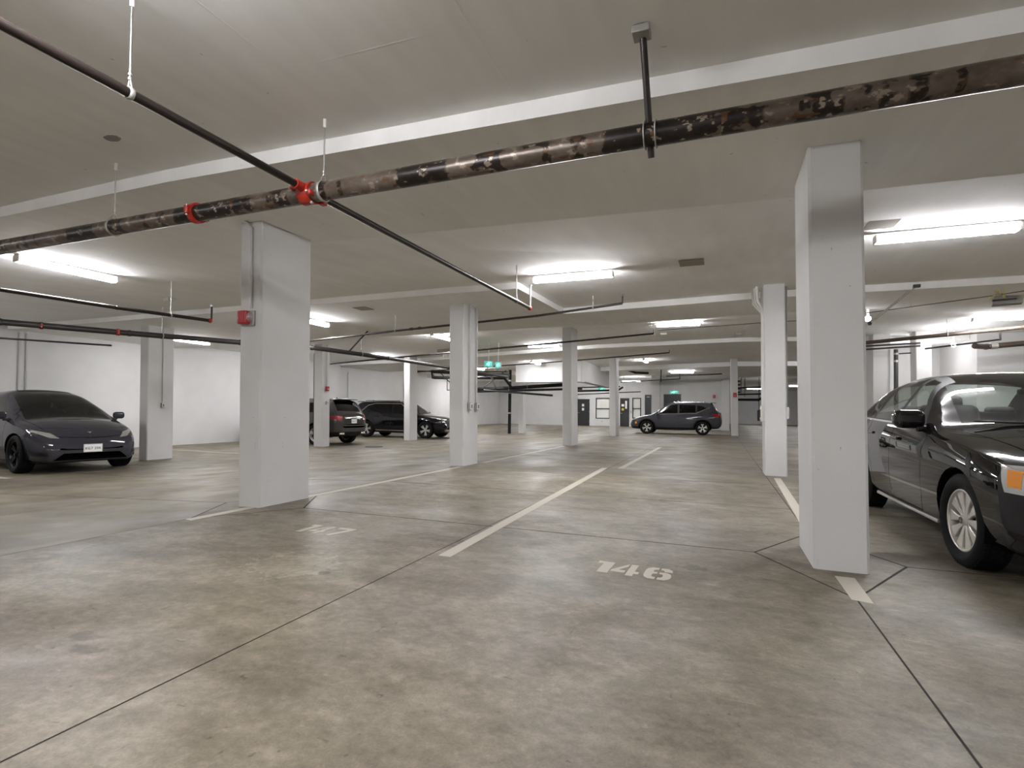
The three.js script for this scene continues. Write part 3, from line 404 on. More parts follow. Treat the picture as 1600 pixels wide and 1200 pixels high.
conduit('single conduit on the left wall right of the electric car column', [[-17.18, 2.95, -12.3], [-17.18, 1.25, -12.3]]); outlet('outlet box on the left wall conduit', -17.2, 1.18, -12.3, Math.PI / 2);
for (const dz of [0, 0.16]) conduit('vertical conduit of the pair on the left wall behind the electric car', [[-17.18, 2.95, -8.3 - dz], [-17.18, 0.1, -8.3 - dz]], 0.018, M.conduit).userData.group = 'conduit pair on the left wall';
conduit('conduit above the red pull station', [[-12.63, ceilY(-12.6, -14.75), -14.75], [-12.61, 1.84, -14.75]]); { const o = thing('pull_station', 'red pull station on the column before the dark grey car', 'fire alarm', [-12.63, 1.74, -14.75], Math.PI / 2); mesh('body', rbox(0.13, 0.16, 0.07, 0.012, 0, 0, 0.04), M.redPlastic, o); mesh('handle', rbox(0.08, 0.03, 0.02, 0.005, 0, -0.02, 0.08), M.white, o); }
outlet('small grey box under the red pull station', -12.63, 1.25, -14.75, Math.PI / 2);
conduit('black conduit down the edge of the pull station column', [[-13.03, 2.95, -14.58], [-13.0, 0.0, -14.58]], 0.022, M.black); conduit('black conduit down the column before the black crossover', [[-12.61, 3.0, -19.55], [-12.58, 0.0, -19.55]], 0.024, M.black);
for (const [l, x, z] of [['first tall conduit on the left wall behind the black crossover', -17.17, -18.2], ['second tall conduit on the left wall behind the black crossover', -17.17, -21.6], ['third tall conduit on the left wall behind the black crossover', -17.17, -26.6]]) conduit(l, [[x, 2.9, z], [x, 0.2, z]], 0.02, M.conduit);
{ const w = [box(-17.22, -16.85, -0.6, 3.3, -20.6, -19.8), box(-17.22, -17.0, -0.6, 3.3, -28, -27.5)]; structure('wall_pilaster', w, M.wall, 'white pilasters on the left wall'); }
{ const xs = [0.68, 0.655, 0.63]; xs.forEach((x, i) => conduit(['front conduit on the side of the conduits column', 'middle conduit on the side of the conduits column', 'rear conduit on the side of the conduits column'][i], [[x - 0.1, ceilY(0.5, -10.2), -10.1 - i * 0.16], [x - 0.08, 3.0, -10.1 - i * 0.16], [0.69, 2.82, -10.1 - i * 0.16], [0.7, 1.12, -10.1 - i * 0.16]], 0.02, M.white)); }
outlet('white junction box below the three conduits', 0.715, 1.05, -10.24, -Math.PI / 2, M.white, 0.34, 0.28); outlet('white outlet box on the right face of the conduits column', 1.05, 1.06, -10.3, Math.PI / 2, M.white, 0.14, 0.2); conduit('conduit on the right face of the conduits column', [[1.06, ceilY(1.1, -10.3), -10.3], [1.07, 1.15, -10.3]], 0.016, M.grey);
for (const [l, x, y, z] of [['small red alarm on the slim far column', 0.66, 1.95, -27.49], ['small red alarm on the lobby wall', -0.35, 2.15, -36.28]]) { const o = thing('alarm_horn', l, 'fire alarm', [x, y, z]); mesh('body', rbox(0.17, 0.22, 0.06, 0.012, 0, 0, 0.03), M.redPlastic, o); mesh('strobe', rbox(0.06, 0.08, 0.03, 0.01, 0, -0.03, 0.07), M.clearLamp, o); mesh('back_box', rbox(0.2, 0.25, 0.02, 0.006, 0, 0, 0.008), M.white, o); }
outlet('white access switch right of the notice door', -6.32, 1.1, -41, 0, M.darkGrey, 0.08, 0.14); outlet('wall socket under the far window', -8.5, 0.35, -41, 0, M.grey, 0.12, 0.1);
// ceiling pieces
function ceilingPlate(label, x, z, w, d, mat, turn = 0) { const o = single('ceiling_plate', label, 'ceiling plate', rbox(w, 0.012, d, 0.003), mat); o.position.set(x, ceilY(x, z) - 0.004, z); o.rotation.y = turn; return o; }
ceilingPlate('brownish square plate on the ceiling beside the near pillar', 1.5, -6.28, 0.27, 0.3, M.patch); ceilingPlate('grey square plate on the ceiling over stall 146', -0.37, -7.6, 0.32, 0.29, M.patch); ceilingPlate('square plate on the ceiling over the left aisle', -6.6, -8.72, 0.3, 0.3, M.patch);
{ const s = new THREE.Shape(); for (let i = 0; i < 26; i++) { const a = i / 26 * Math.PI * 2, r = 1 + 0.16 * (rnd() - 0.5); const x = 0.07 * r * Math.cos(a), y = 0.045 * r * Math.sin(a); i ? s.lineTo(x, y) : s.moveTo(x, y); } const m = single('ceiling_patch', 'small ragged grey patch on the near ceiling', 'ceiling patch', new THREE.ExtrudeGeometry(s, { depth: 0.006, bevelEnabled: false }).rotateX(Math.PI / 2), M.grey); m.position.set(-4.36, ceilY(-4.36, -2.65) + 0.001, -2.65); }
function junction(label, x, z, s = 0.11) { const o = thing('junction_box', label, 'junction box', [x, ceilY(x, z), z]); mesh('box', rbox(s, 0.06, s, 0.006, 0, -0.03, 0), M.zinc, o); mesh('cover', rbox(s * 0.8, 0.006, s * 0.8, 0.002, 0, -0.062, 0), M.white, o); }
junction('ceiling junction box over the electric car', -9.6, -6.9, 0.14); junction('ceiling junction box left of the aisle light', -1.75, -18.3, 0.2); junction('ceiling junction box right of the aisle light', 0.55, -19.2, 0.2);
{ const o = thing('unit_heater', 'grey ceiling fan unit left of the switch-box column', 'ceiling unit', [-10.0, ceilY(-10, -18.5), -18.5]); mesh('casing', rbox(0.62, 0.13, 0.5, 0.02, 0, -0.07, 0), M.patch, o); mesh('nozzle', cyl(V(0, -0.12, 0), V(0, -0.32, 0), 0.13, 20, 0.17), M.white, o); }
{ const o = thing('ceiling_unit', 'dark topped grey unit on the ceiling right of the near pillar', 'ceiling unit', [4.75, ceilY(4.75, -12) - 0.03, -12.0], -0.3); mesh('casing', rbox(0.4, 0.1, 0.22, 0.01, 0, -0.06, 0), M.grey, o); mesh('vent', rbox(0.32, 0.03, 0.24, 0.005, -0.04, -0.03, 0.004), M.darkGrey, o); mesh('arm', rbox(0.9, 0.03, 0.03, 0.004, 0.55, -0.06, 0), M.white, o); }
{ const o = thing('beam_clamp', 'yellowish clamp on the ceiling cable', 'clamp', [4.37, 3.1, -11.33]); mesh('jaw', rbox(0.12, 0.05, 0.06, 0.01), M.patch, o); mesh('arms', [cyl(V(-0.12, -0.05, 0), V(0.1, 0.05, 0), 0.01, 6), cyl(V(-0.06, 0.09, 0), V(0.09, -0.05, 0), 0.01, 6), cyl(V(0, 0.02, 0), V(0, ceilY(4.37, -11.33) - 3.1, 0), 0.006, 6)], M.yellow, o); }
// running-person exit signs
const exitTex = board(256, 160, (g, w, h) => {
  g.fillStyle = '#19a99b'; g.fillRect(0, 0, w, h); g.fillStyle = '#e9fffb'; g.fillRect(150, 26, 70, 112); g.fillStyle = '#19a99b'; g.fillRect(162, 38, 46, 100); g.fillStyle = '#e9fffb'; g.strokeStyle = '#e9fffb'; g.lineWidth = 15; g.lineCap = 'round';
  g.beginPath(); g.arc(118, 32, 14, 0, 7); g.fill(); const L = (...p) => { g.beginPath(); g.moveTo(p[0], p[1]); for (let i = 2; i < p.length; i += 2) g.lineTo(p[i], p[i + 1]); g.stroke(); }; L(108, 56, 92, 90); L(108, 58, 140, 72, 152, 56); L(104, 58, 70, 62, 62, 84); L(92, 92, 120, 108, 112, 140); L(90, 92, 66, 118, 34, 118);
});
M.exit = std(0xffffff, 0.4, { map: exitTex, emissive: 0xffffff, emissiveMap: exitTex, emissiveIntensity: 0.35 });
function exitSign(label, x, y, z, turn, w = 0.34, drop) {
  const o = thing('exit_sign', label, 'exit sign', [x, y, z], turn); mesh('casing', rbox(w, 0.22, 0.04, 0.008), M.white, o);
  for (const e of [-1, 1]) { const f = mesh('face', new THREE.PlaneGeometry(w - 0.03, 0.19), M.exit, o); f.position.z = e * 0.0215; if (e < 0) f.rotation.y = Math.PI; }
  if (drop) mesh('stem', cyl(V(0, 0.1, 0), V(0, drop, 0), 0.012, 8), M.white, o); const L = new THREE.PointLight(0x40e0c8, 0.02, 0, 2); L.position.set(0, 0, 0.06); L.castShadow = true; o.add(L);
}
exitSign('green running-person exit sign, left one of the hanging pair', -7.98, 2.78, -18, 0.5, 0.32, ceilY(-7.98, -18) - 2.78); exitSign('green running-person exit sign, right one of the hanging pair', -7.55, 2.72, -17.9, -0.5, 0.32, ceilY(-7.55, -17.9) - 2.72);
exitSign('green exit sign hanging before the far windows', -7.5, 2.62, -36, 0, 0.5, 0.86); exitSign('wide green exit sign over the lobby doorway', -2.8, 2.42, -36.2, 0, 0.55, 0.9);

// ---------------------------------------------------------------- cars: lofted shells, cut along window, lamp and panel outlines
// car space: x forward, y up, z to the car's right, origin on the ground midway between the axles
function carShell(S) {
  const N = 150, xs = []; for (let i = 0; i <= N; i++) { const t = i / N, e = 0.5 - 0.5 * Math.cos(Math.PI * t); xs.push(lerp(S.xr, S.xf, lerp(t, e, 0.72))); }
  const nSide = 22, nPil = 9, nRnd = 7, nRoof = 12, tri = [];
  const section = (x) => {
    const yb = curve(S.bot, x), yt = curve(S.top, x), w = curve(S.wid, x); let ye = Math.min(curve(S.belt, x), yt - 0.03); ye = Math.max(ye, yb + 0.04); const h = ye - yb, q = S.flare ?? 0.0;
    const P = [[0, yb], [0.84 * w, yb], [(0.935 - q) * w, yb + Math.min(0.05, h * 0.2)], [(0.985 - q * 0.5) * w, yb + 0.3 * h], [w, yb + 0.58 * h], [(0.992) * w, yb + 0.82 * h], [(S.shoulder ?? 0.955) * w, ye]];
    const pts = [], zone = []; for (let i = 0; i < 4; i++) { pts.push([lerp(0, 0.84 * w, i / 4), yb]); zone.push('under'); }
    const cr = new THREE.CatmullRomCurve3(P.slice(1).map(([a, b]) => V(a, b, 0)), false, 'centripetal'); for (let i = 0; i < nSide; i++) { const p = cr.getPoint(i / nSide); pts.push([p.x, p.y]); zone.push('side'); }
    const A = P[6], H = Math.max(0, yt - ye), tum = (S.tumble ?? 0.36), cab = Math.min(1, H / 0.3), B = [Math.max(0.1, A[0] - lerp(0.10, tum * H + 0.02, cab)), yt - lerp(H * 0.35, 0.055, cab)], C = [0, yt], rr = lerp(0.5, S.round ?? 0.24, cab);
    const a = [lerp(B[0], A[0], rr), lerp(B[1], A[1], rr)], c = [B[0] * (1 - rr * 1.0), lerp(B[1], C[1], 1 - (1 - rr) ** 2)];
    for (let i = 0; i < nPil; i++) { const t = i / nPil, bow = 0.018 * cab * 4 * t * (1 - t); pts.push([lerp(A[0], a[0], t) + bow, lerp(A[1], a[1], t)]); zone.push('pillar'); }
    for (let i = 0; i < nRnd; i++) { const t = i / nRnd, u = 1 - t; pts.push([u * u * a[0] + 2 * u * t * B[0] + t * t * c[0], u * u * a[1] + 2 * u * t * B[1] + t * t * c[1]]); zone.push('round'); }
    for (let i = 0; i <= nRoof; i++) { const t = i / nRoof; pts.push([c[0] * (1 - t), C[1] - (C[1] - c[1]) * (1 - t) ** 2]); zone.push('roof'); }
    return [pts, zone];
  };
  const grid = xs.map(section), K = grid[0][0].length, zone = grid[0][1], pos = (i, k) => V(xs[i], grid[i][0][k][1], grid[i][0][k][0]);
  const nor = []; for (let i = 0; i <= N; i++) { nor.push([]); for (let k = 0; k < K; k++) { const u = pos(Math.min(N, i + 1), k).sub(pos(Math.max(0, i - 1), k)), v = pos(i, Math.min(K - 1, k + 1)).sub(pos(i, Math.max(0, k - 1))); if (k === K - 1) v.set(0, 0, -1); if (k === 0) v.set(0, 0, 1); nor[i].push(v.cross(u).normalize().negate()); } }
  const vert = (i, k) => { const p = pos(i, k), n = nor[i][k]; return [p.x, p.y, p.z, n.x, n.y, n.z]; };
  for (let i = 0; i < N; i++) for (let k = 0; k + 1 < K; k++) { const a = vert(i, k), b = vert(i + 1, k), c = vert(i + 1, k + 1), d = vert(i, k + 1); tri.push({ z: zone[k], v: [a, b, c] }, { z: zone[k], v: [a, c, d] }); }
  for (const [i, s] of [[0, -1], [N, 1]]) { const ym = (curve(S.bot, xs[i]) + curve(S.top, xs[i])) / 2, c = [xs[i], ym, 0, s, 0, 0]; for (let k = 0; k + 1 < K; k++) { const a = vert(i, k), b = vert(i, k + 1); a[3] = b[3] = s; a[4] = a[5] = b[4] = b[5] = 0; tri.push({ z: 'cap', v: s > 0 ? [a, b, c] : [b, a, c] }); } }
  const both = []; for (const t of tri) { both.push(t); both.push({ z: t.z, v: t.v.map(([x, y, z, a, b, c]) => [x, y, -z, a, b, -c]).reverse() }); } return both;
}
function splitBy(poly, proj, list) {        // convex outline in a projection; returns [inside, outside] polygons
  let area = 0; for (let i = 0; i < poly.length; i++) { const [a, b] = poly[i], [c, d] = poly[(i + 1) % poly.length]; area += a * d - b * c; } if (area < 0) poly = [...poly].reverse();
  const inn = [], out = [], x0 = Math.min(...poly.map((p) => p[0])), x1 = Math.max(...poly.map((p) => p[0])), y0 = Math.min(...poly.map((p) => p[1])), y1 = Math.max(...poly.map((p) => p[1]));
  for (const t of list) {
    let cur = t.v; const q = cur.map(proj); if (q.every((p) => p[0] <= x0) || q.every((p) => p[0] >= x1) || q.every((p) => p[1] <= y0) || q.every((p) => p[1] >= y1)) { out.push(t); continue; }
    const pieces = []; let dead = false;
    for (let e = 0; e < poly.length && !dead; e++) {
      const [ax, ay] = poly[e], [bx, by] = poly[(e + 1) % poly.length], side = (v) => { const [x, y] = proj(v); return (bx - ax) * (y - ay) - (by - ay) * (x - ax); };
      const A = [], B = []; for (let i = 0; i < cur.length; i++) { const p = cur[i], n = cur[(i + 1) % cur.length], s = side(p), u = side(n); (s >= 0 ? A : B).push(p); if ((s >= 0) !== (u >= 0)) { const f = s / (s - u), m = p.map((c, k) => c + (n[k] - c) * f); A.push(m); B.push(m); } }
      if (B.length >= 3) pieces.push(B); if (A.length < 3) dead = true; else cur = A;
    }
    if (dead) { out.push(t); continue; } inn.push({ z: t.z, v: cur }); for (const p of pieces) out.push({ z: t.z, v: p });
  }
  return [inn, out];
}
function polysToGeo(list, grow = 0) {
  const P = [], Nn = []; for (const { v } of list) for (let i = 1; i + 1 < v.length; i++) for (const k of [v[0], v[i], v[i + 1]]) { P.push(k[0] + k[3] * grow, k[1] + k[4] * grow, k[2] + k[5] * grow); Nn.push(k[3], k[4], k[5]); }
  const g = new THREE.BufferGeometry(); g.setAttribute('position', new THREE.BufferAttribute(new Float32Array(P), 3)); g.setAttribute('normal', new THREE.BufferAttribute(new Float32Array(Nn), 3)); g.setAttribute('uv', new THREE.BufferAttribute(new Float32Array(P.length / 3 * 2), 2)); return g;
}
const PROJ = { side: (v) => [v[0], v[1]], front: (v) => [v[2], v[1]], top: (v) => [v[0], v[2]] };
const circle = (cx, cy, r, n = 28) => [...Array(n)].map((_, i) => [cx + r * Math.cos(i / n * Math.PI * 2), cy + r * Math.sin(i / n * Math.PI * 2)]);
const strip2 = (a, b, w) => { const dx = b[0] - a[0], dy = b[1] - a[1], L = Math.hypot(dx, dy), nx = -dy / L * w / 2, ny = dx / L * w / 2; return [[a[0] + nx, a[1] + ny], [b[0] + nx, b[1] + ny], [b[0] - nx, b[1] - ny], [a[0] - nx, a[1] - ny]]; };
// cuts: {part, mat, proj, poly | polys, zones, side: 1|-1|0 (both, one part per side) , x: [min,max], grow}; part null leaves an open gap
function cutCar(o, S, paint) {
  let rest = carShell(S); const bins = {};
  for (const c of S.cuts) for (const sd of c.proj === 'side' ? (c.side ? [c.side] : [1, -1]) : (c.mirror ? [1, -1] : [0])) for (const p0 of c.polys ?? [c.poly]) {
    const poly = c.proj === 'front' && sd === -1 ? p0.map(([a, b]) => [-a, b]) : p0;
    const ok = (t) => (!c.zones || c.zones.includes(t.z)) && (!sd || c.proj === 'front' || t.v[0][2] * sd >= -1e-6 && t.v[1][2] * sd >= -1e-6) && (!c.zmin || Math.abs(t.v[0][2]) > c.zmin) && (!c.x || (t.v[0][0] > c.x[0] && t.v[0][0] < c.x[1]));
    const yes = [], no = []; for (const t of rest) (ok(t) ? yes : no).push(t); const [inn, out] = splitBy(poly, PROJ[c.proj], yes); rest = no.concat(out);
    if (c.part) { const key = c.part + '|' + (c.join ? 0 : sd); (bins[key] ??= { c, list: [] }).list.push(...inn); }
  }
  mesh('body', polysToGeo(rest), paint, o); const made = {};
  for (const [k, { c, list }] of Object.entries(bins)) if (list.length) made[k] = mesh(c.part, polysToGeo(list, c.grow ?? 0), c.mat ?? paint, o); return made;
}
const tireProfile = (r, w, rim, tread) => { const h = w / 2, p = [[rim, -h * 0.72], [rim + 0.012, -h * 0.86], [lerp(rim, r, 0.45), -h], [r - 0.035, -h * 0.97], [r - 0.01, -h * 0.84]]; for (let i = 0; i < tread; i++) { const a = lerp(-h * 0.78, h * 0.78, (i + 0.08) / tread), b = lerp(-h * 0.78, h * 0.78, (i + 0.92) / tread); p.push([r - 0.008, a], [r, a + 0.002], [r, b - 0.002], [r - 0.008, b]); } p.push([r - 0.01, h * 0.84], [r - 0.035, h * 0.97], [lerp(rim, r, 0.45), h], [rim + 0.012, h * 0.86], [rim, h * 0.72]); return p; };
function wheelGeo(S) {          // wheel about the z axis, outer face towards +z
  const { r, w, rim } = S; const tire = new THREE.LatheGeometry(tireProfile(r, w, rim, 4).map(([a, b]) => new THREE.Vector2(a, b)), 56).rotateX(Math.PI / 2);
  const h = w / 2, barrel = new THREE.LatheGeometry([[rim + 0.004, h * 0.74], [rim - 0.004, h * 0.8], [rim - 0.014, h * 0.74], [rim - 0.02, h * 0.35], [rim - 0.03, -h * 0.7], [rim + 0.004, -h * 0.74]].map(([a, b]) => new THREE.Vector2(a, b)), 48).rotateX(Math.PI / 2);
  const back = new THREE.CylinderGeometry(rim * 0.93, rim * 0.93, 0.01, 36).rotateX(Math.PI / 2).translate(0, 0, -0.005);
  const spokes = []; for (let i = 0; i < S.n; i++) for (const poly of S.spoke) { const s = new THREE.Shape(poly.map(([a, b]) => new THREE.Vector2(a * rim, b * rim))); const g = new THREE.ExtrudeGeometry(s, { depth: 0.016, bevelEnabled: true, bevelSize: 0.004, bevelThickness: 0.006, bevelSegments: 2 }); const p = g.attributes.position; for (let k = 0; k < p.count; k++) p.setZ(k, p.getZ(k) + h * 0.62 - 0.02 - 0.1 * Math.max(0, 0.6 - Math.hypot(p.getX(k), p.getY(k)) / rim) * (S.dish ?? 0.4)); g.rotateZ(i / S.n * Math.PI * 2 + (S.turn ?? 0)); g.computeVertexNormals(); spokes.push(g); }
  const hub = new THREE.CylinderGeometry(rim * 0.15, rim * 0.17, 0.03, 24).rotateX(Math.PI / 2).translate(0, 0, h * 0.6); const cap = new THREE.CylinderGeometry(rim * 0.12, rim * 0.13, 0.012, 24).rotateX(Math.PI / 2).translate(0, 0, h * 0.6 + 0.016);
  const blocks = []; if (S.blocks) for (let i = 0; i < 64; i++) for (let k = 0; k < 4; k++) { const g = new THREE.BoxGeometry(0.006, 0.02, w * 0.165); g.translate(r + 0.001, 0, lerp(-h * 0.78, h * 0.78, (k + 0.5) / 4)); g.rotateZ((i + (k % 2) * 0.5) / 64 * Math.PI * 2); blocks.push(g); }
  return { tire: blocks.length ? merge([tire, ...blocks]) : tire, barrel, back, spokes: merge(spokes), hub, cap, logo: S.logo ? S.logo(rim, h * 0.6 + 0.023) : null };
}
function addWheels(o, C, W) {
  const g = wheelGeo(W);
  for (const [x, s] of [[C.wb / 2, 1], [C.wb / 2, -1], [-C.wb / 2, 1], [-C.wb / 2, -1]]) {
    const q = new THREE.Group(); q.name = 'wheel'; q.position.set(x, W.r - 0.004, s * C.track); if (s < 0) q.rotation.y = Math.PI; if (x > 0) q.rotation.y += (C.steer ?? 0); q.rotateZ(x * 0.7); o.add(q);
    mesh('tire', g.tire, M.rubber, q); mesh('barrel', g.barrel, W.barrelMat ?? W.mat, q); mesh('brake_disc', g.back, W.backMat ?? M.darkGrey, q); mesh('spokes', g.spokes, W.mat, q); mesh('hub', g.hub, W.mat, q); mesh('centre_cap', g.cap, W.capMat ?? W.mat, q); if (g.logo) mesh('emblem', g.logo, M.darkGrey, q);
    const R = C.arch, zi = s * 0.5, zo = s * (C.track + W.w / 2 - 0.02);
    mesh('wheel_well', [new THREE.CylinderGeometry(R, R, Math.abs(zo - zi), 36, 1, true, Math.PI / 2 - 0.25, Math.PI + 0.5).rotateX(Math.PI / 2).translate(x, W.r, (zi + zo) / 2), new THREE.CircleGeometry(R, 32, -0.25, Math.PI + 0.5).translate(x, W.r, zi)], M.liner, o);
  }
}
function interior(o, C) {
  const b = C.beltIn, f = C.floorY ?? 0.32;
  mesh('cabin_floor', rbox(C.cabL, 0.05, C.halfW * 1.7, 0.02, C.cabX, f, 0), M.liner, o);
  mesh('dashboard', [rbox(0.42, 0.24, C.halfW * 1.74, 0.08, C.dashX, b - 0.15, 0)], M.dash, o);
  mesh('steering_wheel', new THREE.TorusGeometry(0.185, 0.016, 10, 30).rotateY(Math.PI / 2).rotateZ(0.4).translate(C.dashX - 0.34, b - 0.02, -0.38), M.black, o);
  for (const s of [-1, 1]) { const z = s * 0.38, x = C.seatX; mesh('front_seat', [rbox(0.5, 0.2, 0.5, 0.07, x + 0.1, f + 0.2, z), rbox(0.16, 0.62, 0.48, 0.07).rotateZ(0.26).translate(x - 0.24, f + 0.52, z)], M.seat, o); mesh('headrest', rbox(0.11, 0.19, 0.27, 0.05).rotateZ(0.15).translate(x - 0.35, C.headY, z), M.seat, o); }
  mesh('rear_bench', [rbox(0.5, 0.2, 1.2, 0.07, C.rearX + 0.15, f + 0.18, 0), rbox(0.16, 0.6, 1.22, 0.07).rotateZ(0.36).translate(C.rearX - 0.2, f + 0.48, 0)], M.seat, o); for (const z of [-0.38, 0.38]) mesh('headrest', rbox(0.1, 0.13, 0.25, 0.04).translate(C.rearX - 0.34, C.headY - 0.06, z), M.seat, o);
  mesh('rear_view_mirror', rbox(0.04, 0.06, 0.22, 0.018, C.mirX, C.mirY, 0), M.black, o);
}
function sideMirror(o, x, y, z, paint, s, size = 1) {
  const m = mesh('side_mirror', [rbox(0.14 * size, 0.15 * size, 0.21 * size, 0.055 * size, x, y + 0.04, s * (z + 0.11)), rbox(0.08, 0.05, 0.14, 0.02, x + 0.02, y - 0.04, s * (z + 0.0))], paint, o); mesh('mirror_glass', rbox(0.006, 0.1 * size, 0.16 * size, 0.003, x - 0.069 * size, y + 0.04, s * (z + 0.11)), M.chrome, m); return m;
}
const plateTex = (txt) => board(512, 256, (g, w, h) => { g.fillStyle = '#e9e7e0'; g.fillRect(0, 0, w, h); g.strokeStyle = '#8d99a8'; g.lineWidth = 8; g.strokeRect(8, 8, w - 16, h - 16); g.fillStyle = '#4c6076'; g.textAlign = 'center'; g.font = 'bold 118px sans-serif'; g.fillText(txt, w / 2, 178); });
function plate(o, x, y, dir, txt, w = 0.305, h = 0.152) {
  const p = mesh('license_plate', rbox(0.012, h, w, 0.004, x, y, 0), M.plate, o); const f = mesh('plate_print', new THREE.PlaneGeometry(w - 0.01, h - 0.008), std(0xffffff, 0.5, { map: plateTex(txt) }), p); f.position.set(x + dir * 0.0068, y, 0); f.rotation.y = dir * Math.PI / 2;
}
const handle = (o, x, y, z, s, m) => mesh('door_handle', rbox(0.19, 0.028, 0.03, 0.012, x, y, s * z), m, o);
const paint = (r, g, b, coat = 1) => phys(lin(r, g, b), 0.55, { metalness: 0, specularIntensity: 0, clearcoat: coat, clearcoatRoughness: 0.015 });
const gap = (polys, zones = ['side', 'pillar', 'round']) => ({ part: null, proj: 'side', polys, zones });
const lines = (pts, w = 0.008) => pts.slice(1).map((p, i) => strip2(pts[i], p, w));

M.lightTint = phys(0xbcc4be, 0.02, { transmission: 1, thickness: 0, ior: 1.5 });
